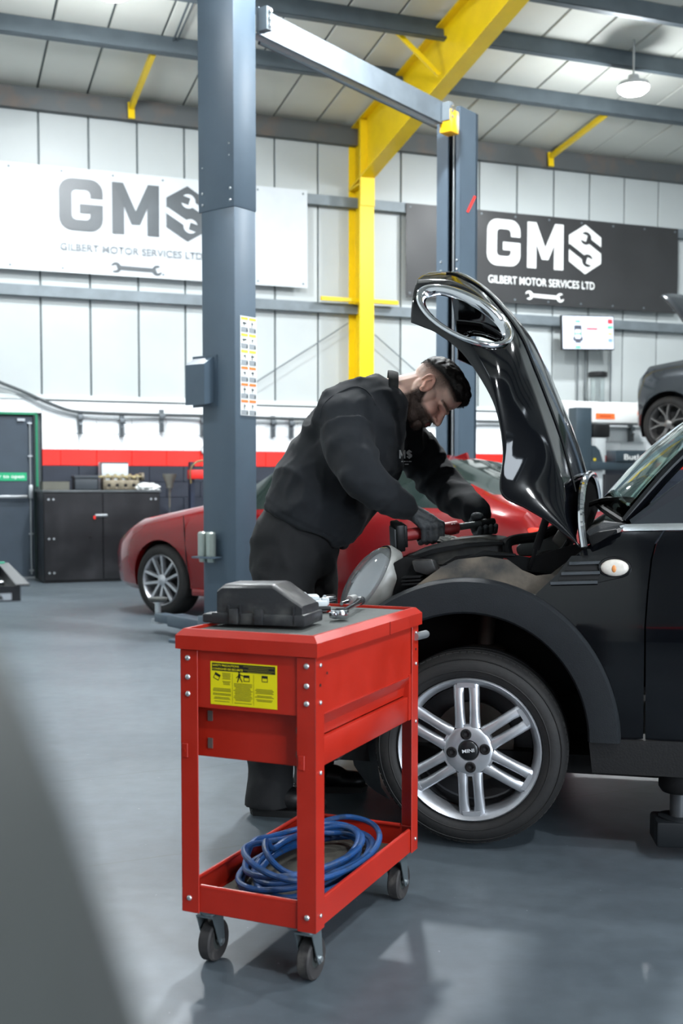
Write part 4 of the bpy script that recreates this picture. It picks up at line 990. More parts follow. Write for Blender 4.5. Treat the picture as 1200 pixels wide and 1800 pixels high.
# ---- wheel (built round its axis = car v axis)
WC = V((0, 0, at(823, 1319, 3.52).z)); RT_ = 0.306
def make_wheel(center, m_spk=m_alloy, spokes=True):
    O = center; AXV = (0, 1, 0)
    b = MB()
    prof = [(0.218, -0.055), (0.215, -0.045), (0.208, -0.02), (0.213, -0.004), (0.221, 0.002), (0.223, -0.002), (0.221, -0.012)]
    b.lathe([(0.19, -.18), (0.20, -.16), (0.196, -0.08), (0.200, -0.03), (0.212, -0.008), (0.2225, 0.001), (0.2265, -0.003), (0.2265, -0.014), (0.215, -0.02)], O, AXV, 72)
    wh = b.build('wheel', m_alloy, CAR, 50)
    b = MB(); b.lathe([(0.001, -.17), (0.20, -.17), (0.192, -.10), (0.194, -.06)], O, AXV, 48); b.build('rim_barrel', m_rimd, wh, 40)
    b = MB()
    pr = [(0.2255, -0.016), (0.232, -0.006), (0.245, 0.002), (0.262, 0.004), (0.278, -0.002), (0.290, -0.012), (0.298, -0.026), (0.3015, -0.034)]
    pr += [(RT_, -0.045), (RT_, -0.07), (RT_ - .004, -.072), (RT_ - .004, -.078), (RT_, -.08), (RT_, -0.12), (RT_ - .004, -.122), (RT_ - .004, -.128), (RT_, -.13), (RT_, -0.17), (0.298, -0.18), (0.28, -0.195), (0.23, -0.19)]
    b.lathe(pr, O, AXV, 96); b.build('tyre', m_tyre, wh, 40)
    # tread blocks on the shoulder
    tb = MB()
    for k in range(84):
        a = 2 * math.pi * k / 84; M = Matrix.Translation(O) @ Matrix.Rotation(a, 4, 'Y')
        tb.box((0.3030, -0.053, 0), (0.006, 0.030, 0.017), M)
    to = tb.build('tread_blocks', m_tyre, wh, None); to['kind'] = 'stuff'
    # tyre side ribs
    b = MB(); b.lathe([(0.250, 0.0035), (0.252, 0.0055), (0.254, 0.0038)], O, AXV, 72); b.lathe([(0.284, -0.006), (0.286, -0.0045), (0.288, -.0095)], O, AXV, 72); b.build('sidewall_rib', m_tyre, wh, 50)
    # twin spokes
    def spoke_mesh():
        b = MB()
        def bar(side):
            rows = []
            for t in range(9):
                f_ = t / 8; r_ = lerp(0.070, 0.207, f_)
                x = side * lerp(0.0225, 0.0255, f_); 
                if f_ > .8: x *= 1 - (f_ - .8) * 0.6
                h = lerp(0.002, -0.012, f_) + 0.006 * math.sin(math.pi * f_)
                wd = 0.0145 + 0.003 * abs(2 * f_ - 1) ** 3; dp = 0.030
                rows.append([V((x - wd, h - dp, r_)), V((x - wd, h - .006, r_)), V((x - wd * .55, h, r_)), V((x + wd * .55, h, r_)), V((x + wd, h - .006, r_)), V((x + wd, h - dp, r_))])
            b.loft(rows)
        bar(-1); bar(1)
        b.prism([(-.03, -.030, .196), (.03, -.030, .196), (.026, -.030, .212), (-.026, -.030, .212)], (0, .022, 0))
        b.prism([(-.035, -.035, .062), (.035, -.035, .062), (.030, -.035, .082), (-.030, -.035, .082)], (0, .036, 0))
        me = b.mesh('spoke', 50); me.materials.append(m_spk); return me
    sm = spoke_mesh()
    for k in range(6): obj('spoke', sm, None, wh, Matrix.Translation(O) @ Matrix.Rotation(R(60 * k + 3), 4, 'Y'))
    b = MB(); b.lathe([(0.001, -0.004), (0.030, -0.004), (0.034, 0.004), (0.068, 0.006), (0.077, 0.0), (0.078, -0.035), (0.001, -.04)], O, AXV, 40); b.build('hub', m_alloy, wh, 40)
    bl = MB(); bl.lathe([(0.001, .001), (0.006, .001), (0.009, .009), (0.0135, .010), (0.0135, 0.0)], (0, 0, 0), AXV, 6); mb_ = bl.mesh('lug_bolt', 30); mb_.materials.append(mat('bolt_dark', (40, 38, 38), .4, .7))
    rc = MB(); rc.lathe([(0.0155, .0075), (0.0175, .0065)], (0, 0, 0), AXV, 18); rc.lathe([(0.001, .0066), (0.0165, .0066)], (0, 0, 0), AXV, 18); mrc = rc.mesh('bolt_seat', 40); mrc.materials.append(mat('bolt_seat_dark', (30, 29, 30), .6))
    for k in range(4):
        a = R(90 * k + 8); p = O + V((math.sin(a) * 0.052, 0, math.cos(a) * .052))
        obj('bolt_seat', mrc, None, wh, Matrix.Translation(p)); obj('lug_bolt', mb_, None, wh, Matrix.Translation(p + V((0, .002, 0))))
    b = MB(); b.lathe([(0.001, 0.007), (0.026, 0.006), (0.030, 0.003), (0.030, -.006)], O, AXV, 28); b.build('centre_cap', mat('cap_black', (18, 19, 21), .3), wh, 40)
    TMx = Matrix.Translation(O + V((0.0205, 0.0078, -0.006))) @ frame(V((0, 0, 0)), (-1, 0, 0), (0, 1, 0))
    TMx = Matrix.Translation(O) @ Matrix.Rotation(R(9), 4, 'Y') @ Matrix.Translation(V((0.019, 0.0078, -0.0055))) @ frame(V((0, 0, 0)), (-1, 0, 0), (0, 1, 0))
    obj('cap_lettering', text_mesh('MINI', 0.038, 0.011, TMx, bold=0.02), mat('cap_print', (190, 192, 194), .4), wh)
    return wh
wheel = make_wheel(WC)
wheel['label'] = 'silver alloy wheel with six twin spokes'
# ---- front wing (painted) with vent
arc_r = [uw(815 + 276 * math.cos(R(a)), 1305 - 289 * math.sin(R(a))) for a in range(63, -1, -3)]
wing = [uw(1030, 962), uw(1047, 952), uw(1067, 944), uw(1093, 936), uw(1168, 934), uw(1152, 956), uw(1144, 985), uw(1137, 1040), uw(1132, 1100), uw(1130, 1301)]
wing_poly = wing + list(reversed(arc_r)) + [uw(940, 1046)]
panel('front_wing', wing_poly, m_blk, cuts=22)
door_p = [uw(1170, 935), uw(1330, 935), uw(1480, 945), (-1.62, 0.95), (-1.66, 0.7), (-1.60, 0.34), uw(1134, 1302), uw(1135, 1100), uw(1140, 1040), uw(1147, 986), uw(1155, 957)]
dd_ = panel('door', door_p, m_blk, cuts=20)
b = MB(); b.box((-1.40, bulge(.8) + 0.025, 0.80), (0.2, 0.03, 0.035), bev=.008); b.build('door_handle', m_chrome, dd_)
# chrome beltline strip
strip = [uw(1088, 926), uw(1100, 923), uw(1330, 919), uw(1330, 931), uw(1096, 935)]
panel('beltline_trim', strip, m_chrome, v0=0.006, cuts=4)
# sill
sill = [uw(1034, 1300), uw(1134, 1303), (-2.1, uw(1134, 1303)[1] - .0), (-2.1, uw(1134, 1366)[1] - .005), uw(1165, 1369), uw(1040, 1362)]
panel('sill', sill, mat('dusty_sill_plastic', (22, 21, 21), .55, ns=5, rgb2=(46, 42, 39), lo=.5, hi=.75, bump=.1, bs=150), v0=0.012, th=0.10, cuts=8)
# side vent with slats and indicator
def vplane(px, py, off=0.0):
    q = car(px, py, 0.0)
    for _ in range(4): q = car(px, py, bulge(q.z) + off)
    return q
def plate(name, pts, off, th, m_, parent=CAR):
    b = MB(); q = [vplane(*p, off) for p in pts]; b.prism(q, (0, -th, 0)); return b.build(name, m_, parent, 30)
vent = plate('vent_surround', [(965, 1027), (1004, 977), (1060, 976), (1078, 982), (1094, 983), (1102, 990), (1104, 1000), (1098, 1011), (1086, 1016), (1046, 1025)], 0.004, 0.012, mat('gloss_black_trim', (12, 13, 15), .2))
vent['label'] = 'black slatted side vent with clear indicator'
for (p0, p1, hh) in (((1000, 988), (1058, 986), 5), ((986, 1006), (1054, 1004), 5), ((967, 1023), (1050, 1021), 5)):
    plate('vent_slat', [(p0[0], p0[1] + hh), p0, p1, (p1[0], p1[1] + hh)], 0.012, 0.016, mat('satin_slat', (58, 62, 66), .3, .2), vent)
for (p0, p1, hh) in (((996, 993), (1058, 992), 10), ((984, 1011), (1052, 1009), 9)):
    plate('vent_gap', [(p0[0] - 4, p0[1] + hh), p0, p1, (p1[0], p1[1] + hh)], 0.0055, 0.004, mat('vent_void', (4, 4, 5), .8), vent)
ic = vplane(1080, 998, 0.012)
b = MB(); b.ell(ic, (0.042, 0.012, 0.026)); b.build('indicator_lens', mat('clear_indicator', (206, 200, 190), .15, var=.1, ns=60, coat=.6), vent, 180)
b = MB(); b.tube([ic + V((0.045 * math.cos(t), -0.004, 0.029 * math.sin(t))) for t in [2 * math.pi * k / 32 for k in range(32)]], 0.005, 8, closed=True); b.build('indicator_bezel', mat('gloss_black_trim', (12, 13, 15)), vent)
b = MB(); b.ell(ic + V((.002, .009, -.002)), (0.008, 0.005, 0.012)); b.build('indicator_bulb', mat('amber_bulb', (214, 140, 80), .3), vent, 180)

# ---- bonnet: raised clamshell, sections through lower edge, shoulder and centre line
Lp = [(722, 567), (745, 576), (769, 587), (814, 623), (856, 686), (875, 735), (884, 800), (880, 867), (924, 894), (968, 921), (1016, 961)]
Sp = [(733, 491), (768, 491), (800, 496), (850, 526), (902, 596), (928, 662), (946, 712), (968, 780), (985, 836), (1000, 888), (1013, 942)]
Cp = [(781, 487), (800, 487), (826, 491), (874, 525), (930, 588), (960, 643), (980, 690), (1002, 742), (1018, 786), (1027, 815), (1033, 836)]
vL = [-.20, -.17, -.14, -.09, -.05, -.03, -.01, 0, 0, 0, 0]
vS = [-.30, -.28, -.26, -.22, -.18, -.165, -.15, -.13, -.11, -.08, -.04]
VC = -0.76
NS = 49; NT = 15
Lc = catmull([car(*p, v) for p, v in zip(Lp, vL)], NS); Sc = catmull([car(*p, v) for p, v in zip(Sp, vS)], NS); Cc = catmull([car(*p, VC) for p in Cp], NS)
def bez(p0, p1, p2, p3, t): return p0 * (1 - t) ** 3 + p1 * 3 * t * (1 - t) ** 2 + p2 * 3 * t * t * (1 - t) + p3 * t ** 3
def section(i):
    L0, S0_, C_ = Lc[i], Sc[i], Cc[i]
    out = []
    f_ = i / (NS - 1)
    side = (S0_ - L0); bul = V((0, 0.05 * (1 - .5 * f_), 0))
    # side: from lower edge to just before the shoulder
    tan_top = V((0, -1, 0)) * (S0_.y - VC)
    for k in range(16): 
        t = k / 16; out.append(bez(L0, L0 + side * .33 + bul, S0_ - side * .22 + V((0, .03, 0)), S0_, t))
    top = C_ - S0_
    for k in range(13):
        t = k / 12; out.append(bez(S0_, S0_ + side * .10 + top * .18, C_ - V((0, (C_.y - S0_.y) * .5, 0)), C_, t))
    return out
half = [section(i) for i in range(NS)]
full = []
for r_ in half:
    mir = [V((p.x, 2 * VC - p.y, p.z)) for p in reversed(r_[:-1])]
    full.append(r_ + mir)
bm = bmesh.new()
vg = [[bm.verts.new(p) for p in r_] for r_ in full]
for i in range(NS - 1):
    for j in range(len(full[0]) - 1): bm.faces.new((vg[i][j], vg[i][j + 1], vg[i + 1][j + 1], vg[i + 1][j]))
bmesh.ops.subdivide_edges(bm, edges=bm.edges[:], cuts=1, use_grid_fill=True, smooth=0)
bmesh.ops.recalc_face_normals(bm, faces=bm.faces)
bm.normal_update()
# make sure normals point outward (left side should look along +v)
ref = [f_ for f_ in bm.faces if f_.calc_center_median().y > -0.1]
if sum(f_.normal.y for f_ in ref) < 0: bmesh.ops.reverse_faces(bm, faces=bm.faces)
bvh = BVHTree.FromBMesh(bm)
camL = CINV @ CO
def hit(px, py, off=0.0):
    d = (CINV.to_3x3() @ ray(px, py)).normalized(); loc, nor, idx, dist = bvh.ray_cast(camL, d)
    if loc is None: return None
    n_ = nor if nor.dot(d) < 0 else -nor
    return loc + n_ * off
EC, EA = (816, 557), R(27)
def epx(t, a, bq): 
    x, y = a * math.cos(t), bq * math.sin(t); return EC[0] + x * math.cos(EA) - y * math.sin(EA), EC[1] + x * math.sin(EA) + y * math.cos(EA)
def inside(p, a, bq):
    x, y = p[0] - EC[0], p[1] - EC[1]; xr = x * math.cos(EA) + y * math.sin(EA); yr = -x * math.sin(EA) + y * math.cos(EA); return (xr / a) ** 2 + (yr / bq) ** 2 < 1
dele = [f_ for f_ in bm.faces if f_.calc_center_median().y > -0.5 and inside(proj(CMx @ f_.calc_center_median()), 86, 34)]
# the matching opening on the far side, by mirror
keys = {(round(f_.calc_center_median().x, 4), round(2 * VC - f_.calc_center_median().y, 4), round(f_.calc_center_median().z, 4)) for f_ in dele}
dele += [f_ for f_ in bm.faces if (lambda c: (round(c.x, 4), round(c.y, 4), round(c.z, 4)))(f_.calc_center_median()) in keys]
bmesh.ops.delete(bm, geom=list(set(dele)), context='FACES')
me = bpy.data.meshes.new('bonnet'); bm.to_mesh(me); bm.free(); shade(me, 60)
bon = obj('bonnet', me, m_blk, CAR); bon['label'] = 'glossy black bonnet propped wide open'
sd = bon.modifiers.new('thickness', 'SOLIDIFY'); sd.thickness = 0.009; sd.offset = -1
def ringband(name, a0, b0, a1, b1, lift, m_, mirror=False):
    rows = []
    n = 64
    for k in range(n + 1):
        t = 2 * math.pi * k / n; row = []
        for f_, h in ((0, 0.0), (0.12, .007), (.4, .010), (.7, .007), (.9, -.002), (1.0, -.016)):
            p = hit(*epx(t, lerp(a0, a1, f_), lerp(b0, b1, f_)), h + lift)
            row.append(p)
        rows.append(row)
    # fill misses by neighbours
    for i, r_ in enumerate(rows):
        for j, p in enumerate(r_):
            if p is None:
                c = [q for q in r_ if q is not None] or [q for q in rows[i - 1] if q is not None]; r_[j] = c[0]
    if mirror: rows = [[V((p.x, 2 * VC - p.y, p.z)) for p in r_] for r_ in rows]
    b = MB(); b.grid(rows); return b.build(name, m_, bon, 60)
rg = ringband('headlamp_ring', 93, 40, 78, 28.5, 0.002, m_chrome); ringband('headlamp_ring', 93, 40, 78, 28.5, 0.002, m_chrome, True)
# chrome strip along the rear edge, hinge plates and underside frame
pe = [car(*q) for q in ((1018, 962, .0), (1013, 922, -.02), (1013, 878, -.08), (1019, 845, -.22), (1029, 833, -.55), (1038, 839, -.9), (1045, 868, -1.3), (1046, 895, -1.5))]
b = MB(); b.tube([p + V((-.014, .005, 0)) for p in catmull(pe, 40)], 0.0115, 10); b.build('rear_edge_trim', m_chrome, bon)
b = MB(); b.face([p + V((-.012, .004, 0)) for p in catmull(pe, 24)]); b.build('rear_edge_dark_fill', mat('matte_black_void', (6, 6, 7), .95, spec=0.02), bon, None)  # flat black sheet standing in for the dark interior behind the trim arch
# shaped bonnet hump edge (raised centre panel line)
b = MB(); hp = [half[i][20] + (half[i][20] - half[i][16]).normalized() * 0 for i in range(6, NS - 4)]
hp = [p + V((-.001, .001, .003)) for p in hp]; b.tube(hp, 0.0035, 6); b.build('bonnet_crease', m_blk, bon)
# latch hook and white cloth seen in the lamp opening
p = car(823, 540, -1.2); b = MB(); b.tube(catmull([p + V((-.02, 0, -.03)), p + V((.02, 0, -.01)), p + V((.02, 0, .03)), p + V((-.02, 0, .03)), p + V((-.03, 0, 0))], 16), .007, 6); b.build('latch_hook', m_dark, bon)
# gas strut
g0, g1 = car(962, 905, -0.10), car(930, 1000, -0.16)
gm = lerp(g0, g1, .62)
b = MB(); b.cyl(g0, gm, 0.0125, seg=14); b.cyl(gm, g1, 0.006, seg=10); b.build('bonnet_prop', m_dark, CAR)

# ---- engine bay
iw = [(700, 1047), (716, 1040), (742, 1020), (770, 1000), (800, 985), (850, 980), (890, 986), (915, 1004), (940, 1014), (966, 1011), (1000, 986), (1028, 964), (1000, 1005), (940, 1047), (900, 1032), (850, 1020), (800, 1022), (740, 1036)]
panel('inner_wing', [uw(*p, -.05) for p in iw], m_dirt, v0=-0.05, bf=None, cuts=8, vf=lambda u, w: -0.06 * max(0, w - .62) * 3 - .25 * max(0, u - .1) ** 2)
panel('inner_wing_flange', [uw(*p, -.16) for p in [(760, 1003), (800, 978), (850, 972), (900, 974), (930, 980), (1015, 955), (1028, 964), (1000, 985), (966, 1009), (915, 1002), (890, 982), (850, 977), (800, 984)]], m_dark, v0=-0.16, bf=None, cuts=4)
def blob(name, pts, v0, v1, m_, parent=CAR, bev=0.012, smooth=40):
    b = MB(); q0 = [car(*p, v0) for p in pts]; b.prism(q0, (0, v1 - v0, 0))
    bmesh.ops.bevel(b.bm, geom=b.bm.edges[:], offset=bev, segments=2, affect='EDGES', profile=.5, clamp_overlap=True)
    return b.build(name, m_, parent, smooth)
blob('air_box', [(712, 978), (745, 962), (790, 950), (840, 945), (880, 950), (886, 968), (884, 985), (800, 985), (740, 1000), (715, 1000)], -.25, -.55, m_engp)
blob('seal_strip', [(700, 985), (760, 965), (820, 955), (884, 952), (884, 958), (820, 962), (760, 973), (704, 992)], -.22, -.25, m_dark, bev=.003)
blob('bracket_rail', [(806, 985), (850, 968), (905, 974), (906, 979), (850, 974), (812, 990)], -.14, -.17, m_dark, bev=.003)
blob('battery_cover', [(905, 962), (925, 946), (968, 936), (990, 945), (984, 965), (950, 978), (910, 978)], -.35, -.65, mat('grey_battery_cover', (92, 94, 94), .6, var=.15), bev=.012)
blob('brake_reservoir', [(968, 950), (985, 925), (1003, 935), (1008, 958), (990, 972)], -.3, -.42, m_engp, bev=.008)
b = MB(); b.tube(catmull([car(893, 975, -.24), car(890, 962, -.24), car(895, 952, -.25), car(915, 947, -.28), car(945, 943, -.3), (car(975, 930, -.36))], 24), 0.017, 10); b.build('coolant_hose', m_dark, CAR)
b = MB(); b.tube(catmull([car(905, 985, -.2), car(930, 984, -.22), car(955, 978, -.25), car(985, 968, -.3)], 16), 0.006, 8); b.build('wiring_loom', m_dark, CAR)
b = MB(); b.cyl(car(903, 985, -.2), car(909, 985, -.2), .007, seg=10); b.build('blue_connector', mat('blue_plug', (60, 120, 200), .4), CAR)
b = MB(); b.tube(catmull([car(930, 1000, -.2), car(950, 975, -.22), car(985, 968, -.24), car(1000, 950, -.2)], 12), 0.009, 8); b.build('hinge_arm', m_dark, CAR)
b = MB(); b.box(car(992, 972, -.25), (.03, .03, .02), bev=.004); b.build('orange_cap', mat('orange_cap', (196, 110, 30), .5), CAR)
# front panel, lamp bracket and body of the engine
blob('lamp_carrier', [(690, 990), (712, 978), (748, 985), (760, 1000), (742, 1020), (712, 1042), (690, 1046)], -.16, -.32, m_dark, bev=.006)
blob('lamp_module', [(722, 985), (760, 984), (768, 1004), (752, 1012), (728, 1006)], -.12, -.2, m_engp, bev=.008)
for k in range(3):
    blob('module_rib', [(706, 1014 + 6 * k), (740, 1012 + 6 * k), (738, 1016 + 6 * k), (704, 1018 + 6 * k)], -.10, -.16, m_dark, bev=.002)
b = MB(); b.box((0.05, -0.76, 0.58), (0.75, 0.80, 0.30), bev=.04); b.build('engine_block', m_dark, CAR)
b = MB(); b.box((0.05, -0.72, 0.76), (0.36, 0.5, 0.06), bev=.02); b.build('engine_cover', m_engp, CAR)
b = MB(); b.box((0.42, -0.76, 0.60), (0.06, 1.1, 0.26), bev=.01); b.build('radiator_panel', m_dark, CAR)
b = MB(); rows = []
for k in range(17):
    f_ = k / 16; v_ = lerp(-.06, 2 * VC + .06, f_); u_ = 0.49 - .20 * abs(2 * f_ - 1) ** 3
    rows.append([V((u_ - .03, v_, .13)), V((u_, v_, .17)), V((u_ + .02, v_, .3)), V((u_ + .01, v_, .44)), V((u_ - .04, v_, .50)), V((u_ - .08, v_, .50))])
b.grid(rows); b.build('front_bumper', m_plas, CAR, 50)
b = MB(); b.prism([(0.41, -.3, .30), (0.38, -.3, .22), (0.375, -.3, .16), (0.385, -.3, .15), (0.405, -.3, .22), (.43, -.3, .30)], (0, .03, 0)); b.build('undertray_tab', m_dark, CAR, None)
# headlamp
hc = car(646, 1026, -.22)
hax = V((0.70, 0.52, 0.50)).normalized()
hM = frame(V((0, 0, 0)), hax, V((-.52, .0, .85))).to_3x3()
m_lens = mat('clear_lamp_lens', (240, 243, 244), 0.06, trans=0.93, var=0, ior=1.35)
b = MB(); rows = []
for k in range(9):
    a = R(90 * k / 8); rr, hh = math.cos(a), math.sin(a)
    rows.append([hM @ V((hh * 0.055, rr * .104 * math.cos(t), max(rr, .001) * .142 * math.sin(t))) for t in [2 * math.pi * q / 40 for q in range(40)]])
b.loft([[p + hc for p in r_] for r_ in rows], cap=False); hl = b.build('headlamp', m_lens, CAR, 180); hl['label'] = 'clear oval headlamp lens'
sdl = hl.modifiers.new('thickness', 'SOLIDIFY'); sdl.thickness = .003
b = MB(); rows = []
for rr, hh in ((.80, .012), (.78, -.01), (.55, -.05), (.2, -.07), (.01, -.072)):
    rows.append([hc + hM @ V((hh, rr * .104 * math.cos(t), rr * .142 * math.sin(t))) for t in [2 * math.pi * q / 32 for q in range(32)]])
b.loft(rows, cap=False); b.build('reflector', mat('lamp_reflector', (222, 224, 226), .35, .15), hl, 60)
b = MB(); b.box(hc + hM @ V((.012, .01, -.085)), (.02, .09, .03), M=None, bev=.004); b.build('indicator_insert', m_lg, hl)
b = MB(); rows = []
for sx_, hh in ((1.03, .010), (1.07, 0.0), (1.07, -.035), (0.95, -.05), (0.6, -.10)):
    rows.append([hc + hM @ V((hh, sx_ * .104 * math.cos(t), sx_ * .142 * math.sin(t))) for t in [2 * math.pi * q / 40 for q in range(40)]])
b.loft(rows, cap=False); b.build('lamp_housing', mat('hazy_lamp_housing', (128, 128, 124), .35, var=.25, ns=12), hl, 50)
# ---- scuttle, windscreen, wiper, pillar, roof, rest of the body
m_glass = mat('car_glass', (200, 222, 214), 0.02, trans=1.0, var=0, ior=1.2)
a0 = car(1100, 918, -.13); a1d = (car(1200, 836, -.13) - a0); a1d.normalize()
Tl = (1.47 - a0.z) / a1d.z; a1 = a0 + a1d * Tl; a1.y = -.26
c0 = car(1052, 884, VC); c1 = V((a1.x + .10, VC, 1.50))
rows = []
for k in range(13):
    f_ = k / 12; row = []
    for j in range(17):
        g = j / 16; s_ = abs(2 * g - 1) ** 2.2
        lo_ = V((lerp(c0.x, a0.x, s_), lerp(a0.y, 2 * VC - a0.y, g), lerp(c0.z, a0.z, s_)))
        hi_ = V((lerp(c1.x, a1.x, s_), lerp(a1.y, 2 * VC - a1.y, g), lerp(c1.z, a1.z, s_)))
        row.append(lerp(lo_, hi_, f_) + V((.03, 0, .03)) * math.sin(math.pi * f_))
    rows.append(row)
b = MB(); b.grid(rows); ws = b.build('windscreen', m_glass, CAR, 180)
sdw = ws.modifiers.new('thickness', 'SOLIDIFY'); sdw.thickness = .004
b = MB(); b.tube([r_[0] + V((0, .006, 0)) for r_ in rows], 0.022, 8, flat=.6); b.build('a_pillar', m_blk, CAR)
b = MB(); b.tube([r_[-1] + V((0, -.006, 0)) for r_ in rows], 0.022, 8, flat=.6); b.build('a_pillar', m_blk, CAR)
b = MB(); b.tube([r_ + V((.004, 0, -.004)) for r_ in rows[0]], 0.011, 6); b.build('windscreen_seal', m_dark, CAR)
b = MB(); b.prism([car(1106, 914, -.10), car(1200, 842, -.12), car(1300, 770, -.14), car(1480, 700, -.2), car(1480, 918, -.09), car(1110, 922, -.09)], (0, -.02, 0)); b.build('side_glass', mat('dark_side_glass', (36, 40, 44), .2), CAR, None)
# scuttle tray between bonnet and screen
sc0 = [car(1016, 962, -.06), car(1030, 935, -.06), car(1060, 918, -.10), car(1100, 920, -.10), car(1090, 935, -.06), car(1045, 954, -.03)]
b = MB(); b.prism(sc0, (0, 2 * VC + .2, 0)); b.build('scuttle', m_plas, CAR, None)
blob('hinge_cover', [(1040, 962), (1032, 944), (1050, 935), (1084, 930), (1075, 942), (1050, 952)], -.03, -.08, m_dark, bev=.004)
w0_, w1_, w2_ = car(1022, 892, -.55), car(1065, 878, -.5), car(1138, 886, -.2)
b = MB(); b.tube(catmull([w0_ + V((.03, 0, -.02)), w0_, w1_, lerp(w1_, w2_, .3)], 14), .009, 6); b.build('wiper_arm', m_dark, CAR)
b = MB(); b.tube([lerp(w1_ + V((.02, 0, -.01)), w2_, k / 8) + V((0, 0, .012 * math.sin(math.pi * k / 8))) for k in range(9)], .012, 6, flat=.7); b.build('wiper_blade', m_dark, CAR)
# dashboard, seat and wheel inside
b = MB(); b.box((-1.0, VC, .84), (.5, 1.3, .22), bev=.05); b.build('dashboard', mat('dash_grey', (74, 80, 78), .7), CAR)
b = MB(); b.tube([V((-1.30, -.45, .95)) + V((.06 * math.sin(t), .18 * math.cos(t), .17 * math.sin(t))) for t in [2 * math.pi * k / 28 for k in range(28)]], .015, 8, closed=True); b.build('steering_wheel', m_dark, CAR)
for v_ in (-.42, -1.1):
    b = MB(); b.box((-1.75, v_, .55), (.5, .46, .18), bev=.05); b.box((-2.0, v_, .9), (.16, .46, .62), bev=.06); b.box((-2.05, v_, 1.26), (.1, .24, .16), bev=.04); b.build('seat', mat('seat_cloth', (40, 42, 44), .8), CAR)
# rear body: quarter panel with arch, roof, tail, far side
WB = -2.467
ra = [(WB + .40 * math.cos(R(a)), .30 + .40 * math.sin(R(a))) for a in range(0, 181, 9)]
quarter = [(-1.63, .95), (-2.3, .97), (-3.0, .93), (-3.12, .7), (-3.10, .40), (-2.95, .30)] + list(reversed(ra)) + [(-1.67, .30), (-1.61, .34), (-1.67, .7)]
panel('rear_quarter', quarter, m_blk, cuts=16)
b = MB(); rows = []
for k in range(13):
    u_ = lerp(a1.x + .02, -2.95, k / 12); zc = 1.50 - .12 * (k / 12) ** 2; 
    rows.append([V((u_, lerp(-.24, 2 * VC + .24, j / 12), zc + .02 - .09 * abs(2 * j / 12 - 1) ** 3)) for j in range(13)])
b.grid(rows); o = b.build('roof', m_blk, CAR, 60); o.modifiers.new('t', 'SOLIDIFY').thickness = .02
far = [(p[0], p[1]) for p in ([(.35, .45), (.35, .70), (-.2, .86), (-.9, .93)] + [(-1.6, .95), (-2.3, .97), (-3.0, .93), (-3.12, .7), (-3.10, .3), (-1.0, .28), (-.40, .28), (-.36, .45)])]
panel('far_side', far, m_blk, v0=2 * VC, bf=lambda w: -bulge(w), th=-.006)
b = MB(); b.box((-1.0, VC, .27), (3.6, 1.3, .06)); b.build('underbody', m_dark, CAR, None)
b = MB(); b.grid([[V((-3.12 + .1 * abs(2 * j / 8 - 1) ** 3, lerp(-.03, 2 * VC + .03, j / 8), z_)) for j in range(9)] for z_ in (.28, .5, .75, .95)]); o = b.build('tailgate', m_blk, CAR, 60); o.modifiers.new('t', 'SOLIDIFY').thickness = .02
b = MB(); b.grid([[V((lerp(-3.08, -2.95, f_), lerp(-.08 - .14 * f_, 2 * VC + .08 + .14 * f_, j / 6), lerp(.95, 1.36, f_))) for j in range(7)] for f_ in (0, .5, 1)]); b.build('rear_window', mat('dark_side_glass', (36, 40, 44)), CAR, 60)
b = MB(); q = [V((-1.65, -.10, .95)), V((-2.95, -.10, .95)), V((-2.9, -.24, 1.40)), V((-1.9, -.24, 1.44))]; b.prism(q, (0, -.012, 0)); b.prism([V((p_.x, 2 * VC - p_.y, p_.z)) for p_ in [V((-.9, -.10, .93))] + q[1:3] + [V((-1.4, -.24, 1.45))]], (0, .012, 0)); b.build('rear_side_glass', mat('dark_side_glass', (36, 40, 44)), CAR, None)
def dup_part(o, M):
    c = o.copy(); COL.objects.link(c); c.matrix_local = M @ o.matrix_local; MW[c.name] = MW[o.parent.name].copy()
    for ch in o.children:
        d = ch.copy(); COL.objects.link(d); d.parent = c; d.matrix_parent_inverse = Matrix.Identity(4)
    return c
ZW = Matrix.Translation((WB, 0, 0.0)); dup_part(wheel, ZW)
FLIP = Matrix.Translation((0, 2 * VC, 0)) @ Matrix.Translation(WC) @ Matrix.Rotation(math.pi, 4, 'Z') @ Matrix.Translation(-WC)
dup_part(wheel, FLIP); dup_part(wheel, Matrix.Translation((WB, 0, 0)) @ FLIP)
# lift pad under the sill
lp = atz(1185, 1440, 0.0); pq = CMx @ (car(1192, 1380, -.10))
m_slk = mat('dark_lift_steel', (17, 20, 23), .55, spec=.3)
LA2 = thing('jacking_stand', 'dark lift arm with round rubber pad under the black car sill', 'lift arm', frame((pq.x, pq.y, 0), V((1, -.1, 0))))
zs = pq.z
zs = CMx.to_translation().z + uw(1165, 1369)[1]
b = MB(); b.lathe([(0.001, zs - .06), (0.05, zs - .06), (0.06, zs - .045), (0.06, zs - .004), (0.001, zs - .002)], (0, 0, 0), seg=24); b.build('rubber_pad', m_dark, LA2)
b = MB(); b.cyl((0, 0, .10), (0, 0, zs - .05), .026, seg=16); b.build('pad_screw', mat('dull_dark_screw', (70, 72, 74), .45, .6), LA2)
b = MB(); b.box((.30, 0, .085), (.75, .13, .08), bev=.01); b.lathe([(.001, .05), (.06, .05), (.06, .13), (.001, .13)], (0, 0, 0), seg=20); b.build('arm_beam', m_slk, LA2)
b = MB(); b.box((.75, 0, .025), (.3, .3, .05), bev=.01); b.build('arm_foot', m_slk, LA2)
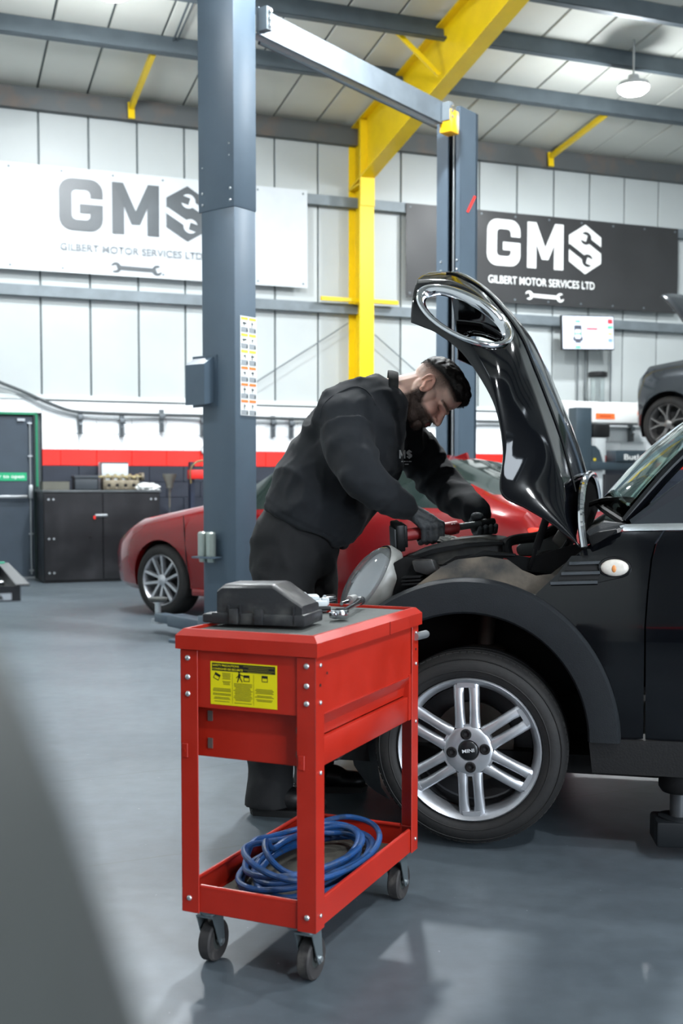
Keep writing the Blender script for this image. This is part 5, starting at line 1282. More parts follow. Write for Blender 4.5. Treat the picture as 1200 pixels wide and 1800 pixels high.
# ================================================================ the mechanic
m_sweat = mat('black_navy_sweatshirt', (14, 18, 23), 0.9, var=0.10, ns=60, bump=0.12, bs=700, sheen=0.05)
m_trous = mat('black_work_trousers', (8, 9, 11), 0.85, var=0.15, ns=40, bump=0.15, bs=500)
m_glove = mat('grey_black_glove', (58, 61, 64), 0.55, ns=30, rgb2=(78, 79, 78), lo=.5, hi=.8, bump=0.2, bs=220)
m_collar = mat('black_collar_knit', (22, 24, 23), 0.8, var=.15, ns=40, bump=.2, bs=400)
MAN = thing('person', 'mechanic in black sweatshirt, trousers and grey gloves bending over the open engine bay', 'person', (-0.15, 4.15, 0))
def part(name, me, m_, parent=MAN):
    me.transform(MW[parent.name].inverted()); return obj(name, me, m_, parent)
VOX = lambda v, it=4, f=.5: [('REMESH', dict(mode='VOXEL', voxel_size=v)), ('SMOOTH', dict(factor=f, iterations=it))]
LAT = V((0.42, 0.88, -0.06)).normalized()
def torso_rings(spec, n=28, grow=0.0, p=2.3):
    cs = [at(*c[0]) for c in spec]; rings = []
    for i, (c, (_, rl, rs)) in enumerate(zip(cs, spec)):
        tg = (cs[min(i + 1, len(cs) - 1)] - cs[max(i - 1, 0)]).normalized(); lat = (LAT - tg * LAT.dot(tg)).normalized(); sg = tg.cross(lat)
        ring = []
        for k in range(n):
            a = 2 * math.pi * k / n; ca, sa = math.cos(a), math.sin(a)
            x = abs(ca) ** (2 / p) * (1 if ca >= 0 else -1); y = abs(sa) ** (2 / p) * (1 if sa >= 0 else -1)
            ring.append(c + lat * x * (rl + grow) + sg * y * (rs + grow))
        rings.append(ring)
    return rings
T_SPEC = [((540, 930, 4.17), .180, .140), ((545, 921, 4.17), .195, .158), ((563, 884, 4.16), .21, .178), ((597, 826, 4.15), .215, .180), ((632, 770, 4.14), .225, .170), ((655, 732, 4.14), .205, .145), ((674, 706, 4.14), .135, .105), ((690, 694, 4.14), .082, .075)]
ARM_R = [((603, 740, 3.98), .102), ((614, 788, 3.91), .089), ((632, 832, 3.85), .079), ((655, 853, 3.85), .071), ((684, 876, 3.89), .060), ((706, 889, 3.935), .052), ((713, 894, 3.95), .046)]
ARM_L = [((712, 770, 4.36), .095), ((748, 815, 4.40), .086), ((775, 852, 4.36), .080), ((798, 872, 4.30), .072), ((822, 889, 4.2), .06), ((838, 900, 4.13), .050), ((843, 904, 4.11), .044)]
b = MB(); b.loft(torso_rings(T_SPEC))
for A in (ARM_R, ARM_L): b.chain([at(*p) for p, r in A], [r for p, r in A])
b.cap(at(655, 720, 4.10), at(608, 735, 4.0), .12, .11); b.cap(at(670, 730, 4.2), at(712, 765, 4.34), .11, .095)
sw = baked(b, VOX(0.009, 7))
# cloth folds: creases across the sleeves, long drapes on the body
armR = [at(*p) for p, r in ARM_R]; armL = [at(*p) for p, r in ARM_L]
def near_chain(p, ch):
    best = (9, 0, 0); acc = 0
    for a, c in zip(ch, ch[1:]):
        d = c - a; t = max(0, min(1, (p - a).dot(d) / d.length_squared)); q = a + d * t; e = (p - q).length
        if e < best[0]: best = (e, acc + d.length * t, 0)
        acc += d.length
    return best[0], best[1], acc
sw.update()
nrm = [v.normal.copy() for v in sw.vertices]
hem_c = at(540, 930, 4.17); spine = (at(655, 732, 4.14) - hem_c).normalized()
for v, n_ in zip(sw.vertices, nrm):
    p = v.co; d = 0.0
    eR, sR, LR = near_chain(p, armR); eL, sL, LL = near_chain(p, armL)
    w_arm = 0
    for e, s_, L_ in ((eR, sR, LR), (eL, sL, LL)):
        k = max(0, 1 - max(0, e - .10) / .04)
        if k > 0 and s_ > .05:
            wob = noise.noise(p * 7) * 1.6
            wob = noise.noise(p * 5.5) * 2.4 + noise.noise(p * 13) * .8
            fold = (0.5 + 0.5 * math.sin(s_ * 58 + wob * 3.2)) ** 2
            amp = 0.014 * (0.22 + 0.78 * math.exp(-((s_ - L_ * .42) / .12) ** 2)) + .004 * math.exp(-((s_ - L_) / .08) ** 2)
            d += k * amp * (fold - .35) * max(0, .55 + 1.3 * noise.noise(p * 8 + V((4, 0, 0)))); w_arm = max(w_arm, k)
    r_ = 1 - abs(noise.noise(V((p.x * 4 + p.z * 3, p.y * 6, p.z * 4 - p.x * 3)) + V((1.7, 0, 0))))
    d += (1 - w_arm) * 0.024 * (r_ ** 3 - .45)
    d += 0.005 * noise.noise(p * 16) + .006 * ((1 - abs(noise.noise(V((p.x * 9 - p.z * 5, p.y * 7, p.z * 9 + p.x * 4))))) ** 4 - .4)
    hs = (p - hem_c).dot(spine)
    if hs < .05: d -= .012 * max(0, 1 - abs(hs - .025) / .012) * .5
    v.co = p + n_ * d
shade(sw, 180)
bvh_sw = BVHTree.FromPolygons([v.co for v in sw.vertices], [tuple(p.vertices) for p in sw.polygons])
swo = part('sweatshirt', sw, m_sweat); swo['label'] = 'black navy sweatshirt with white chest print'
def hit_sw(px, py, off=.002):
    d = ray(px, py).normalized(); loc, n_, i, dd = bvh_sw.ray_cast(CO, d); return None if loc is None else loc - d * off
# armhole seam
sp_ = [hit_sw(*p, .001) for p in ((560, 735), (566, 715), (580, 699), (600, 688), (622, 680), (640, 684), (652, 696), (660, 712))]
b = MB(); b.tube(catmull([p for p in sp_ if p], 30), .0022, 6); part('shoulder_seam', b.mesh('seam', 60), m_sweat, swo)
# chest print
def print_poly(polys, ox, oy, w, h):
    out = []
    for pl in polys:
        q = [hit_sw(ox + x * w, oy - y * h, .004) for x, y in pl]
        if all(q): out.append(q)
    return out
b = MB()
lg = [[((x - .42) / .58, y / LH) for x, y in poly_M()], [((cx_ - .42) / .58, (LH / 2 + y_) / LH) for cx_, y_ in ((.855, .19), (1.0, .1), (.95, .06), (.83, .1), (1.0, -.02), (1.0, -.1), (.855, -.19), (.71, -.1), (.76, -.06), (.88, -.1), (.71, .02), (.71, .1))]]
for q in print_poly(lg, 704, 806, 20, 15): b.face(q)
for k, (x0, x1, y_) in enumerate(((.05, .2, -.28), (.25, .45, -.28), (.5, .62, -.28), (.68, .95, -.28), (.35, .7, -.6))):
    for q in print_poly([[(x0, y_), (x1, y_), (x1, y_ - .12), (x0, y_ - .12)]], 704, 806, 20, 15): b.face(q)
o = part('chest_print', b.mesh('chest_print'), m_pr_white, swo); o['kind'] = 'stuff'
# trousers
P_SPEC = [((512, 1012, 4.17), .165, .13), ((514, 985, 4.17), .185, .145), ((520, 950, 4.17), .185, .145), ((534, 915, 4.17), .17, .13)]
LEG_R = [((500, 990, 4.09), .118), ((494, 1090, 4.07), .105), ((488, 1190, 4.05), .088), ((478, 1300, 3.99), .082), ((474, 1385, 3.94), .080), ((473, 1415, 3.93), .082)]
LEG_L = [((535, 990, 4.25), .118), ((548, 1090, 4.28), .105), ((560, 1180, 4.30), .088), ((558, 1290, 4.29), .08), ((550, 1362, 4.26), .078), ((549, 1385, 4.25), .08)]
b = MB(); b.loft(torso_rings(P_SPEC))
for A in (LEG_R, LEG_L): b.chain([at(*p) for p, r in A], [r for p, r in A])
tr = baked(b, VOX(0.011, 6)); tr.update()
for v in tr.vertices:
    p = v.co; v.co = p + v.normal * (.012 * ((1 - abs(noise.noise(V((p.x * 5, p.y * 5, p.z * 9 + p.x * 6))))) ** 3 - .4) + .004 * noise.noise(p * 15))
    v.co.z = max(v.co.z, .035)
shade(tr, 180); part('trousers', tr, m_trous)
b = MB(); p0 = at(545, 962, 3.985); pk = [hq for hq in [p0]]
# shoes
m_shoe = mat('black_shoe_leather', (16, 16, 17), .4, var=.2); m_sole = mat('black_shoe_sole', (10, 10, 10), .7)
for nm, ank, yaw in (('r', at(476, 1400, 3.93), -8), ('l', at(552, 1380, 4.24), -4)):
    M = Matrix.Translation((ank.x, ank.y, 0)) @ Matrix.Rotation(R(yaw), 4, 'Z')
    b = MB()
    for c, r_ in (((.0, 0, .075), (.055, .042, .065)), ((.06, 0, .055), (.07, .043, .045)), ((.135, 0, .042), (.065, .046, .034)), ((-.03, 0, .05), (.045, .038, .045))): b.ell(M @ V(c), r_, M.to_3x3())
    me = baked(b, VOX(.006, 4)); 
    for v in me.vertices: v.co.z = max(v.co.z, .018)
    sh = part('shoe', me, m_shoe)
    b = MB(); rows = []
    ol = [(-.078, 0), (-.06, .036), (0, .042), (.08, .046), (.14, .048), (.185, .034), (.203, 0), (.185, -.034), (.14, -.048), (.08, -.046), (0, -.042), (-.06, -.036)]
    for z_, k in ((0.0, .97), (.02, 1.0), (.024, .96)): rows.append([M @ V((.06 + (x - .06) * k, y * k, z_)) for x, y in ol])
    b.loft(rows); part('sole', b.mesh('sole', 40), m_sole, sh)

# ---------------------------------------------------------------- head, neck and body in one mesh
HU = V((math.cos(R(29)), 0, math.sin(R(29)))); HF0 = V((math.sin(R(29)), 0, -math.cos(R(29))))
yaw = R(17)
HF = (HF0 * math.cos(yaw) + V((0, -1, 0)) * math.sin(yaw)).normalized(); HL_ = HU.cross(HF).normalized()
HC = at(758, 691, 4.13)
HM = Matrix.Identity(4); HS_ = 0.985
for i in range(3): HM[i][0], HM[i][1], HM[i][2], HM[i][3] = HF[i] * HS_, HL_[i] * HS_, HU[i] * HS_, HC[i]
HI = HM.inverted()
b = MB()
H3 = Matrix.Identity(3)
def he(c, r): b.ell(c, r, None, 24, 16)
def hcap(p0, p1, r0, r1): b.cap(p0, p1, r0, r1)
he((-.016, 0, .036), (.101, .077, .092)); he((.012, 0, .05), (.082, .070, .072)); he((.030, 0, -.035), (.062, .060, .082))
for s in (-1, 1):
    hcap((-.018, s * .050, -.045), (.052, s * .024, -.104), .024, .018)
    he((.058, s * .036, -.030), (.030, .026, .028)); hcap((.070, s * .042, .010), (.090, s * .010, .013), .011, .011)
    he((.100, s * .0125, -.041), (.011, .0085, .0095)); he((-.005, s * .055, -.02), (.05, .022, .05))
he((.074, 0, -.104), (.020, .022, .020)); hcap((.088, 0, .006), (.113, 0, -.034), .0085, .0115); he((.112, 0, -.038), (.0125, .0115, .0105))
he((.074, 0, -.062), (.022, .032, .030))
hcap((.0935, -.016, -.0645), (.0935, .016, -.0645), .0065, .0065); hcap((.091, -.015, -.0755), (.091, .015, -.0755), .0072, .0072)
nb = HI @ at(682, 697, 4.14); nb2 = HI @ at(660, 712, 4.14)
hcap((-.045, 0, -.03), nb, .058, .066); hcap((-.010, 0, -.06), nb + V((.015, 0, 0)), .052, .060)
bmesh.ops.transform(b.bm, matrix=HM, verts=b.bm.verts)
# rest of the body inside the clothes
b.loft(torso_rings([(c, max(.03, rl - .05), max(.03, rs - .045)) for c, rl, rs in T_SPEC[1:]]))
for A, dr in ((ARM_R, .028), (ARM_L, .028), (LEG_R[:-1], .036), (LEG_L[:-1], .036)): b.chain([at(*p) for p, r in A], [max(.022, r - dr) for p, r in A])
b.loft(torso_rings([(c, rl - .035, rs - .035) for c, rl, rs in P_SPEC])); b.cap(at(600, 745, 4.0), at(650, 730, 4.1), .07, .08); b.cap(at(712, 772, 4.34), at(668, 735, 4.2), .06, .08)
body = baked(b, [('REMESH', dict(mode='VOXEL', voxel_size=.0033)), ('SMOOTH', dict(factor=.5, iterations=3))])
def sstep(a, c, x):
    t = max(0.0, min(1.0, (x - a) / (c - a))); return t * t * (3 - 2 * t)
def dk(t): return 1 - (1 - min(1, max(0, t))) ** 2.2
def mix3(a, c, t): return tuple(x + (y - x) * t for x, y in zip(a, c))
SKIN = lin((247, 203, 183))[:3]; SKIN2 = lin((236, 162, 143))[:3]; HAIRC = lin((30, 25, 24))[:3]; LIPC = lin((186, 104, 98))[:3]; BEARD = lin((62, 47, 41))[:3]
def weights(q):
    x, y, z = q; ay = abs(y)
    # hair: top of the head, fading down the sides and the nape
    hl = 0.062 - .05 * sstep(.085, .02, x) - 0.0 * ay
    front = sstep(.090, .080, x - .10 * max(0, .055 - z) - .35 * max(0, z - .085))
    hair = sstep(.035 - .02 * sstep(.03, -.06, x), .085, z + .30 * max(0, -x - .02) * 0.6) * front
    fade = sstep(-.055, .075, z - .15 * max(0, x)) * front * sstep(.034, .002, x - .35 * max(0, z))
    # beard: jaw, chin, moustache, sideburn
    line = -.052 + .055 * sstep(.035, -.008, x)
    beard = sstep(line + .012, line - .014, z) * sstep(-.045, -.020, x + .25 * min(0, z + .09) * 0)
    beard *= sstep(-.150, -.128, z + .5 * max(0, -x)) * sstep(-.03, .0, x + .35 * max(0, -.05 - z))
    mous = sstep(.012, .004, abs(z + .054)) * sstep(.026, .018, ay) * sstep(.078, .086, x)
    beard = max(beard, mous * .7)
    lips = sstep(.011, .007, abs(z + .070)) * sstep(.019, .014, ay) * sstep(.082, .088, x)
    beard *= (1 - lips)
    soul = 0
    brow = sstep(.0065, .003, abs(z - .016 - .10 * (ay - .03) * (-1 if ay > .035 else .5))) * sstep(.010, .016, ay) * sstep(.056, .050, ay) * sstep(.055, .062, x)
    return hair, fade, beard, lips, brow
body.update()
cols = []; wts = []
nrm = [v.normal.copy() for v in body.vertices]
HI3 = HI
for v, n_ in zip(body.vertices, nrm):
    q = HI @ v.co
    if q.length > .26: cols.append(SKIN); wts.append((0, 0)); continue
    d = V((0, 0, 0))
    for s in (-1, 1):
        e = q - V((.086, s * .031, -.006)); k = math.exp(-((e.x / .03) ** 2 + (e.y / .017) ** 2 + (e.z / .0115) ** 2)); d += V((-.010, 0, 0)) * k
        e = q - V((.100, s * .018, -.046)); d += V((-.004, 0, .002)) * math.exp(-((e.x / .012) ** 2 + (e.y / .005) ** 2 + (e.z / .005) ** 2))
    e = q - V((.098, 0, -.070)); d += V((-.005, 0, 0)) * math.exp(-((e.x / .02) ** 2 + (e.y / .020) ** 2 + (e.z / .0028) ** 2))
    q2 = q + d
    hair, fade, beard, lips, brow = weights(q)
    v.co = HM @ q2
    g = noise.noise(q * 220) * .5 + .5
    blush = math.exp(-((q.x - .07) / .03) ** 2 - ((q.z + .025) / .03) ** 2) * .7 + .5 * math.exp(-((q.x - .11) / .02) ** 2)
    c = mix3(SKIN, SKIN2, min(1, blush * .8))
    c = mix3(c, LIPC, lips)
    c = mix3(c, HAIRC, dk(max(hair * (.85 + .15 * g), fade * (.42 + .33 * g) * .8)))
    c = mix3(c, BEARD, dk(beard * (.56 + .4 * g)))
    c = mix3(c, BEARD, brow * .75)
    for s in (-1, 1):
        e = q - V((.083, s * .031, -.0095)); c = mix3(c, HAIRC, .9 * math.exp(-((e.y / .013) ** 4 + ((e.z + .12 * abs(e.y)) / .0022) ** 2)) * (1 if q.x > .06 else 0))
    cols.append(c); wts.append((hair, beard))
ca = body.color_attributes.new('skin_col', 'FLOAT_COLOR', 'POINT')
for i, c in enumerate(cols): ca.data[i].color = (*c, 1)
def skin_mat():
    m = mat('skin', (222, 168, 148), .48, sss=.12, bump=.04, bs=500)
    nt = m.node_tree; a = nt.nodes.new('ShaderNodeAttribute'); a.attribute_name = 'skin_col'
    nt.links.new(a.outputs['Color'], nt.nodes['Principled BSDF'].inputs['Base Color']); return m
shade(body, 180)
hair_pts = [(body.vertices[i].co.copy(), nrm[i], wts[i]) for i in range(len(wts)) if max(wts[i]) > .12]
polys = [tuple(p.vertices) for p in body.polygons]
bvco = [v.co.copy() for v in body.vertices]
bd_ = part('body', body, skin_mat())
# hair cap and beard shells lifted off the head, then short strands
m_hair = mat('dark_brown_hair', (34, 28, 25), .55, var=.3, ns=200, bump=.3, bs=400)
m_brd = mat('brown_beard', (62, 48, 42), .7, var=.3, ns=200, bump=.3, bs=400)
def shell(name, k, thr, lift, m_):
    use = {}; vs = []; fs = []
    for p in polys:
        if min(wts[i][k] for i in p) > thr:
            for i in p:
                if i not in use:
                    q = HI @ bvco[i]; w = (wts[i][k] - thr) / (1 - thr)
                    L_ = lift * (w * w * (3 - 2 * w)) * (1 + .45 * noise.noise(q * 70))
                    if k == 0: L_ *= (0.6 + 1.3 * sstep(-.02, .085, q.x) * sstep(.03, .09, q.z))
                    use[i] = len(vs); vs.append(bvco[i] + nrm[i] * (L_ + .0004))
            fs.append([use[i] for i in p])
    me = bpy.data.meshes.new(name); me.from_pydata(vs, [], fs); shade(me, 180); return part(name, me, m_)
hs = shell('hair', 0, .62, .012, m_hair); bs_ = shell('beard', 1, .75, .004, m_brd)
rn = random.Random(4)
def strands(name, k, n, L0, L1, wdt, m_, parent, thr):
    src = [h for h in hair_pts if h[2][k] > thr]; vs = []; fs = []
    for _ in range(n):
        p, n_, w = rn.choice(src); q = HI @ p
        if k == 0: flow = (HF * .9 - HU * .1 + n_ * .9)
        else: flow = (-HU * .8 + HF * .3 + n_ * .45)
        flow = (flow + V((rn.uniform(-.4, .4), rn.uniform(-.4, .4), rn.uniform(-.4, .4)))).normalized()
        L_ = rn.uniform(L0, L1) * w[k] * (1.0 if k else (.45 + 1.1 * sstep(-.04, .08, q.x) * sstep(.02, .09, q.z)))
        base = p + n_ * .002; sd = flow.cross(n_); sd = sd.normalized() * wdt if sd.length > 1e-5 else V((wdt, 0, 0))
        i = len(vs); vs += [base - sd, base + sd, base + flow * L_ * .6 + n_ * .001 + sd * .6, base + flow * L_ - n_ * L_ * .15]; fs += [(i, i + 1, i + 2), (i, i + 2, i + 3)]
    me = bpy.data.meshes.new(name); me.from_pydata(vs, [], fs); o = part(name, me, m_, parent); o['kind'] = 'stuff'; return o
strands('hair_strands', 0, 14000, .008, .020, .0006, m_hair, hs, .25); strands('beard_strands', 1, 7000, .004, .009, .0004, m_brd, bs_, .25)
# ears
for s in (-1, 1):
    b = MB(); O = V((-.012, s * .076, -.004))
    rim = [O + V((.020 * math.cos(t) - .006 * math.sin(t), s * (.010 - .008 * math.cos(t)), .031 * math.sin(t))) for t in [R(a) for a in range(-70, 216, 22)]]
    b.chain(rim, [.0055] * len(rim)); b.ell(O + V((.002, s * .002, .0)), (.017, .007, .026)); b.ell(O + V((.006, s * .006, -.026)), (.009, .006, .010)); b.ell(O + V((.016, s * .003, -.004)), (.006, .006, .009))
    b.chain([O + V((-.004, s * .010, .018)), O + V((-.008, s * .010, .0)), O + V((.004, s * .009, -.014))], [.0042, .004, .004])
    bmesh.ops.transform(b.bm, matrix=HM, verts=b.bm.verts)
    part('ear', baked(b, VOX(.0022, 3)), mat('ear_skin', (238, 180, 158), .48, sss=.12))
# collar: stand band plus folded leaf
b = MB(); n0 = at(690, 694, 4.14); nd = (HI.inverted().to_3x3() @ V((0, 0, 0))) + V((1, 0, .10)).normalized(); 
la_ = V((0.15, .98, 0)); la_ = (la_ - nd * la_.dot(nd)).normalized(); sg_ = nd.cross(la_)
rows = []
for (dx, rl, rs) in ((-.020, .098, .094), (-.006, .094, .092), (.010, .086, .086), (.016, .080, .082), (.010, .077, .079), (-.012, .080, .082)):
    rows.append([n0 + nd * (dx + .012 * math.sin(t)) + la_ * rl * math.cos(t) + sg_ * rs * math.sin(t) - V((0, 0, .004)) for t in [2 * math.pi * k / 36 for k in range(36)]])
b.loft(rows, cap=False); part('collar', b.mesh('collar', 50), m_collar, swo)

# ---------------------------------------------------------------- cordless ratchet in his hands
TA, TB = at(712, 941, 3.965), at(866, 917, 4.06)
tdir = (TB - TA).normalized(); TL = (TB - TA).length
TOOL = thing('cordless_ratchet', 'red and black cordless ratchet held in both gloved hands over engine', 'power tool', frame(TA, tdir, V((0, -.25, 1))))
m_tr = mat('tool_red', (138, 36, 38), .45, var=.12); m_tk = mat('tool_black', (22, 23, 24), .45, var=.15)
fr = lambda px: (at(px, lerp(941, 917, (px - 712) / 154), lerp(3.965, 4.06, (px - 712) / 154)) - TA).dot(tdir)
b = MB(); b.box((-.028, 0, .002), (.030, .075, .098), bev=.006); b.box((-.008, 0, .004), (.014, .06, .08), bev=.004); b.build('battery', m_tk, TOOL)
b = MB(); b.box((-.046, .0, .0), (.006, .055, .07), bev=.002); b.build('battery_plate', mat('tool_grey', (70, 72, 74), .5), TOOL)
b = MB(); b.lathe([(.021, .0), (.022, .02), (.021, .06), (.020, fr(776)), (.0235, fr(780)), (.0245, fr(790)), (.0235, fr(803)), (.014, fr(806))], (0, 0, 0), (1, 0, 0), 22, cap=True); b.build('grip_body', m_tr, TOOL)
for k in range(4):
    b = MB(); a = R(90 * k + 40); x_ = fr(794); b.box((x_, .0235 * math.cos(a), .0235 * math.sin(a)), (.016, .005, .005), bev=.001); b.build('vent_rib', mat('tool_dark_red', (92, 22, 24), .5), TOOL)
b = MB(); b.lathe([(.0125, fr(804)), (.0125, fr(820)), (.011, fr(836)), (.012, fr(846))], (0, 0, 0), (1, 0, 0), 18, cap=True); b.build('neck', mat('tool_neck_grey', (92, 96, 96), .4, .4, var=.15), TOOL)
b = MB(); b.lathe([(.0125, fr(844)), (.014, fr(847)), (.014, fr(866)), (.011, fr(869))], (0, 0, 0), (1, 0, 0), 20, cap=True); b.cyl((fr(858), 0, 0), (fr(858), 0, -.022), .010, seg=14); b.build('ratchet_head', m_tk, TOOL)
# ---------------------------------------------------------------- gloved hands
def hand(name, G, t, wrist, cuffdir, spread, phis, rho, thumb_pts, flip=1, r=.0108):
    t = t.normalized(); up = (V((0, 0, 1)) - t * t.z).normalized(); cm = t.cross(up)
    if cm.y > 0: cm = -cm          # towards the camera side of the tool
    def P(s, phi, ro): return G + t * s + (up * math.cos(R(phi)) + cm * math.sin(R(phi))) * ro
    b = MB()
    for s, k in zip(spread, (0.97, 1.05, 1.0, .88)):
        j = [P(s, ph, ro) for ph, ro in zip(phis, rho)]
        b.chain(j, [r * 1.2 * k, r * 1.05 * k, r * .98 * k, r * .86 * k])
        b.cap(wrist, j[0], .024, r * 1.35 * k)
    mid = P(sum(spread) / 4, phis[0] - flip * 25, rho[0]); b.cap(wrist, mid, .030, .026)
    b.chain([wrist] + [P(*q) for q in thumb_pts], [.024, .0155, .0135, .0115][:len(thumb_pts) + 1])
    b.cap(wrist, wrist + cuffdir, .032, .036)
    me = baked(b, VOX(.0024, 3)); me.update()
    for v in me.vertices: v.co += v.normal * (.0009 * noise.noise(v.co * 90) + .0012 * (1 - abs(noise.noise(v.co * 45))) ** 4)
    shade(me, 180); o = part(name, me, m_glove)
    return o
G1 = at(752, 935, 3.99)
hand('right_glove', G1, tdir, at(722, 899, 3.962), at(708, 889, 3.935) - at(722, 899, 3.962), (.036, .014, -.008, -.030), (62, 125, 190, 245), (.047, .041, .036, .032), [(.0, -20, .045), (.035, -60, .040), (.062, -95, .034)])
G2 = at(850, 921, 4.05)
hand('left_glove', G2, tdir, at(838, 912, 4.115), at(838, 900, 4.13) - at(838, 912, 4.115), (-.026, -.006, .014, .033), (-95, -150, -205, -250), (.044, .038, .034, .030), [(-.02, -40, .036), (-.016, -10, .032), (-.012, 15, .030)], flip=-1)
# ================================================================ other cars
def interp(tab, x):
    if x >= tab[0][0]: return tab[0][1]
    for (a, va), (c, vc) in zip(tab, tab[1:]):
        if x >= c: return lerp(vc, va, (x - c) / (a - c))
    return tab[-1][1]
def loft_car(CARX, us, hwt, bott, beltt, topt, glass_side, glass_front, glass_rear, roofk, VCx, axles, r_arch, m_paint, m_gl):
    rows = []
    for u in us:
        hw, wb, wl_, wt = interp(hwt, u), interp(bott, u), interp(beltt, u), interp(topt, u)
        wt = max(wt, wl_ + .02); rk = roofk if wt - wl_ > .15 else lerp(.9, roofk, (wt - wl_) / .15)
        hp = [(0, wb), (hw * .86, wb), (hw * .96, wb + .06), (hw * .985, lerp(wb, wl_, .35)), (hw, lerp(wb, wl_, .62)), (hw * .992, lerp(wb, wl_, .80)), (hw * .965, lerp(wb, wl_, .95)), (hw * .93, wl_), (hw * lerp(.93, rk, .5), lerp(wl_, wt, .55)), (hw * rk, wt - .25 * (wt - wl_) * .35), (hw * rk * .82, wt - .012), (hw * rk * .4, wt + .006), (0, wt + .01)]
        rows.append([V((u, VCx + y, w)) for y, w in hp] + [V((u, VCx - y, w)) for y, w in reversed(hp[1:-1])])
    n = len(rows[0]); bm = bmesh.new(); vg = [[bm.verts.new(p) for p in r_] for r_ in rows]
    for i in range(len(rows) - 1):
        um = (us[i] + us[i + 1]) / 2
        for j in range(n):
            k = (j + 1) % n; f_ = bm.faces.new((vg[i][j], vg[i][k], vg[i + 1][k], vg[i + 1][j]))
            jj = j if j < 12 else n - 1 - j
            g = (glass_side[0] > um > glass_side[1] and jj in (7, 8)) or (glass_front[0] > um > glass_front[1] and jj in (9, 10, 11)) or (glass_rear[0] > um > glass_rear[1] and jj in (9, 10, 11))
            f_.material_index = 1 if g else 0
    bm.faces.new(vg[0]); bm.faces.new(list(reversed(vg[-1])))
    bmesh.ops.recalc_face_normals(bm, faces=bm.faces)
    me = bpy.data.meshes.new('tmpcar'); bm.to_mesh(me); bm.free(); me.materials.append(m_paint); me.materials.append(m_gl)
    o = bpy.data.objects.new('tmpcar', me); COL.objects.link(o)
    cb = MB()
    for (ua, wa) in axles:
        for v0, v1 in ((VCx + .58, VCx + 1.4), (VCx - .58, VCx - 1.4)): cb.cyl((ua, v0, wa), (ua, v1, wa), r_arch, seg=40)
    cme = cb.mesh('cut'); cme.materials.append(m_paint); cme.materials.append(m_gl); co = bpy.data.objects.new('cut', cme); COL.objects.link(co)
    me2 = apply_mods(o, [('BOOLEAN', dict(operation='DIFFERENCE', object=co, solver='EXACT'))])
    bpy.data.objects.remove(o); bpy.data.objects.remove(co)
    out = []
    for idx, nm in ((0, 'body_shell'), (1, 'window_glass')):
        b2 = bmesh.new(); b2.from_mesh(me2); bmesh.ops.delete(b2, geom=[f_ for f_ in b2.faces if f_.material_index != idx], context='FACES')
        for f_ in b2.faces: f_.material_index = 0
        m3 = bpy.data.meshes.new(nm); b2.to_mesh(m3); b2.free(); shade(m3, 32); out.append(obj(nm, m3, (m_paint, m_gl)[idx], CARX))
    # dark arch linings
    for (ua, wa) in axles:
        for sgn in (1, -1):
            b = MB(); rows_ = [[V((ua + r_arch * .99 * math.cos(R(a)), v_, wa + r_arch * .99 * math.sin(R(a)))) for v_ in (VCx + sgn * .84, VCx + sgn * .60)] for a in range(-20, 201, 11)]
            b.grid(rows_); b.build('arch_lining', m_dark, CARX, 60)
    return out
def simple_wheel(CARX, O, r, rim, style, m_al, sgn=1, hub=.05):
    AXV = (0, sgn, 0); b = MB()
    b.lathe([(rim, -.02), (rim + .012, .002), (rim + (r - rim) * .5, .008), (r - .02, -.004), (r, -.03), (r, -.19), (r - .03, -.215), (rim, -.20)], O, AXV, 48); wh = b.build('wheel', m_tyre, CARX, 50)
    b = MB(); b.lathe([(rim * .90, -.16), (rim * .93, -.05), (rim * .95, -.012), (rim * .99, 0), (rim * 1.02, -.008)], O, AXV, 48); b.build('rim', m_al, wh, 50)
    b = MB(); b.lathe([(.001, -.12), (rim * .92, -.12)], O, AXV, 32); b.build('wheel_back', mat('wheel_void', (16, 16, 17), .7), wh)
    sb = MB()
    bars = ((-1, .020, .075), (1, .020, .075)) if style == 'twin' else ((-1, .008, .085), (1, .008, .085))
    for s_, x0, x1 in bars:
        rows_ = []
        for t in range(6):
            f_ = t / 5; rr = lerp(hub * .7, rim * .95, f_); x = s_ * (lerp(x0, x1 * .75, f_) if style == 'twin' else (lerp(x0, .012, f_ / .45) if f_ < .45 else lerp(.012, x1 * .8, (f_ - .45) / .55)))
            wd = .016 if style == 'twin' else .014; h = lerp(-.022, -.006, f_) 
            rows_.append([V((x - wd, sgn * (h - .035), rr)), V((x - wd * .7, sgn * h, rr)), V((x + wd * .7, sgn * h, rr)), V((x + wd, sgn * (h - .035), rr))])
        sb.loft(rows_)
    me = sb.mesh('spoke', 40); me.materials.append(m_al)
    for k in range(5): obj('spoke', me, None, wh, Matrix.Translation(O) @ Matrix.Rotation(R(72 * k + 14), 4, 'Y'))
    b = MB(); b.lathe([(.001, -.008), (hub * .6, -.010), (hub, -.02), (hub, -.06)], O, AXV, 24); b.build('hub', m_al, wh, 40)
    return wh
m_rpaint = mat('red_metallic_paint', (112, 12, 14), 0.2, 0.1, var=.05, coat=.5)
m_rgl = mat('green_tinted_glass', (26, 36, 33), 0.05, 0.0, var=.05, spec=.5)
O_ = atz(282, 1083, 0)
VL = -BX
RM_ = Matrix.Identity(4)
for i in range(3): RM_[i][0], RM_[i][1], RM_[i][2], RM_[i][3] = AX[i], VL[i], UZ[i], O_[i]
RC = thing('red_car', 'dark red coupe parked between the lift posts behind the mechanic', 'car', RM_)
VCr = -.90
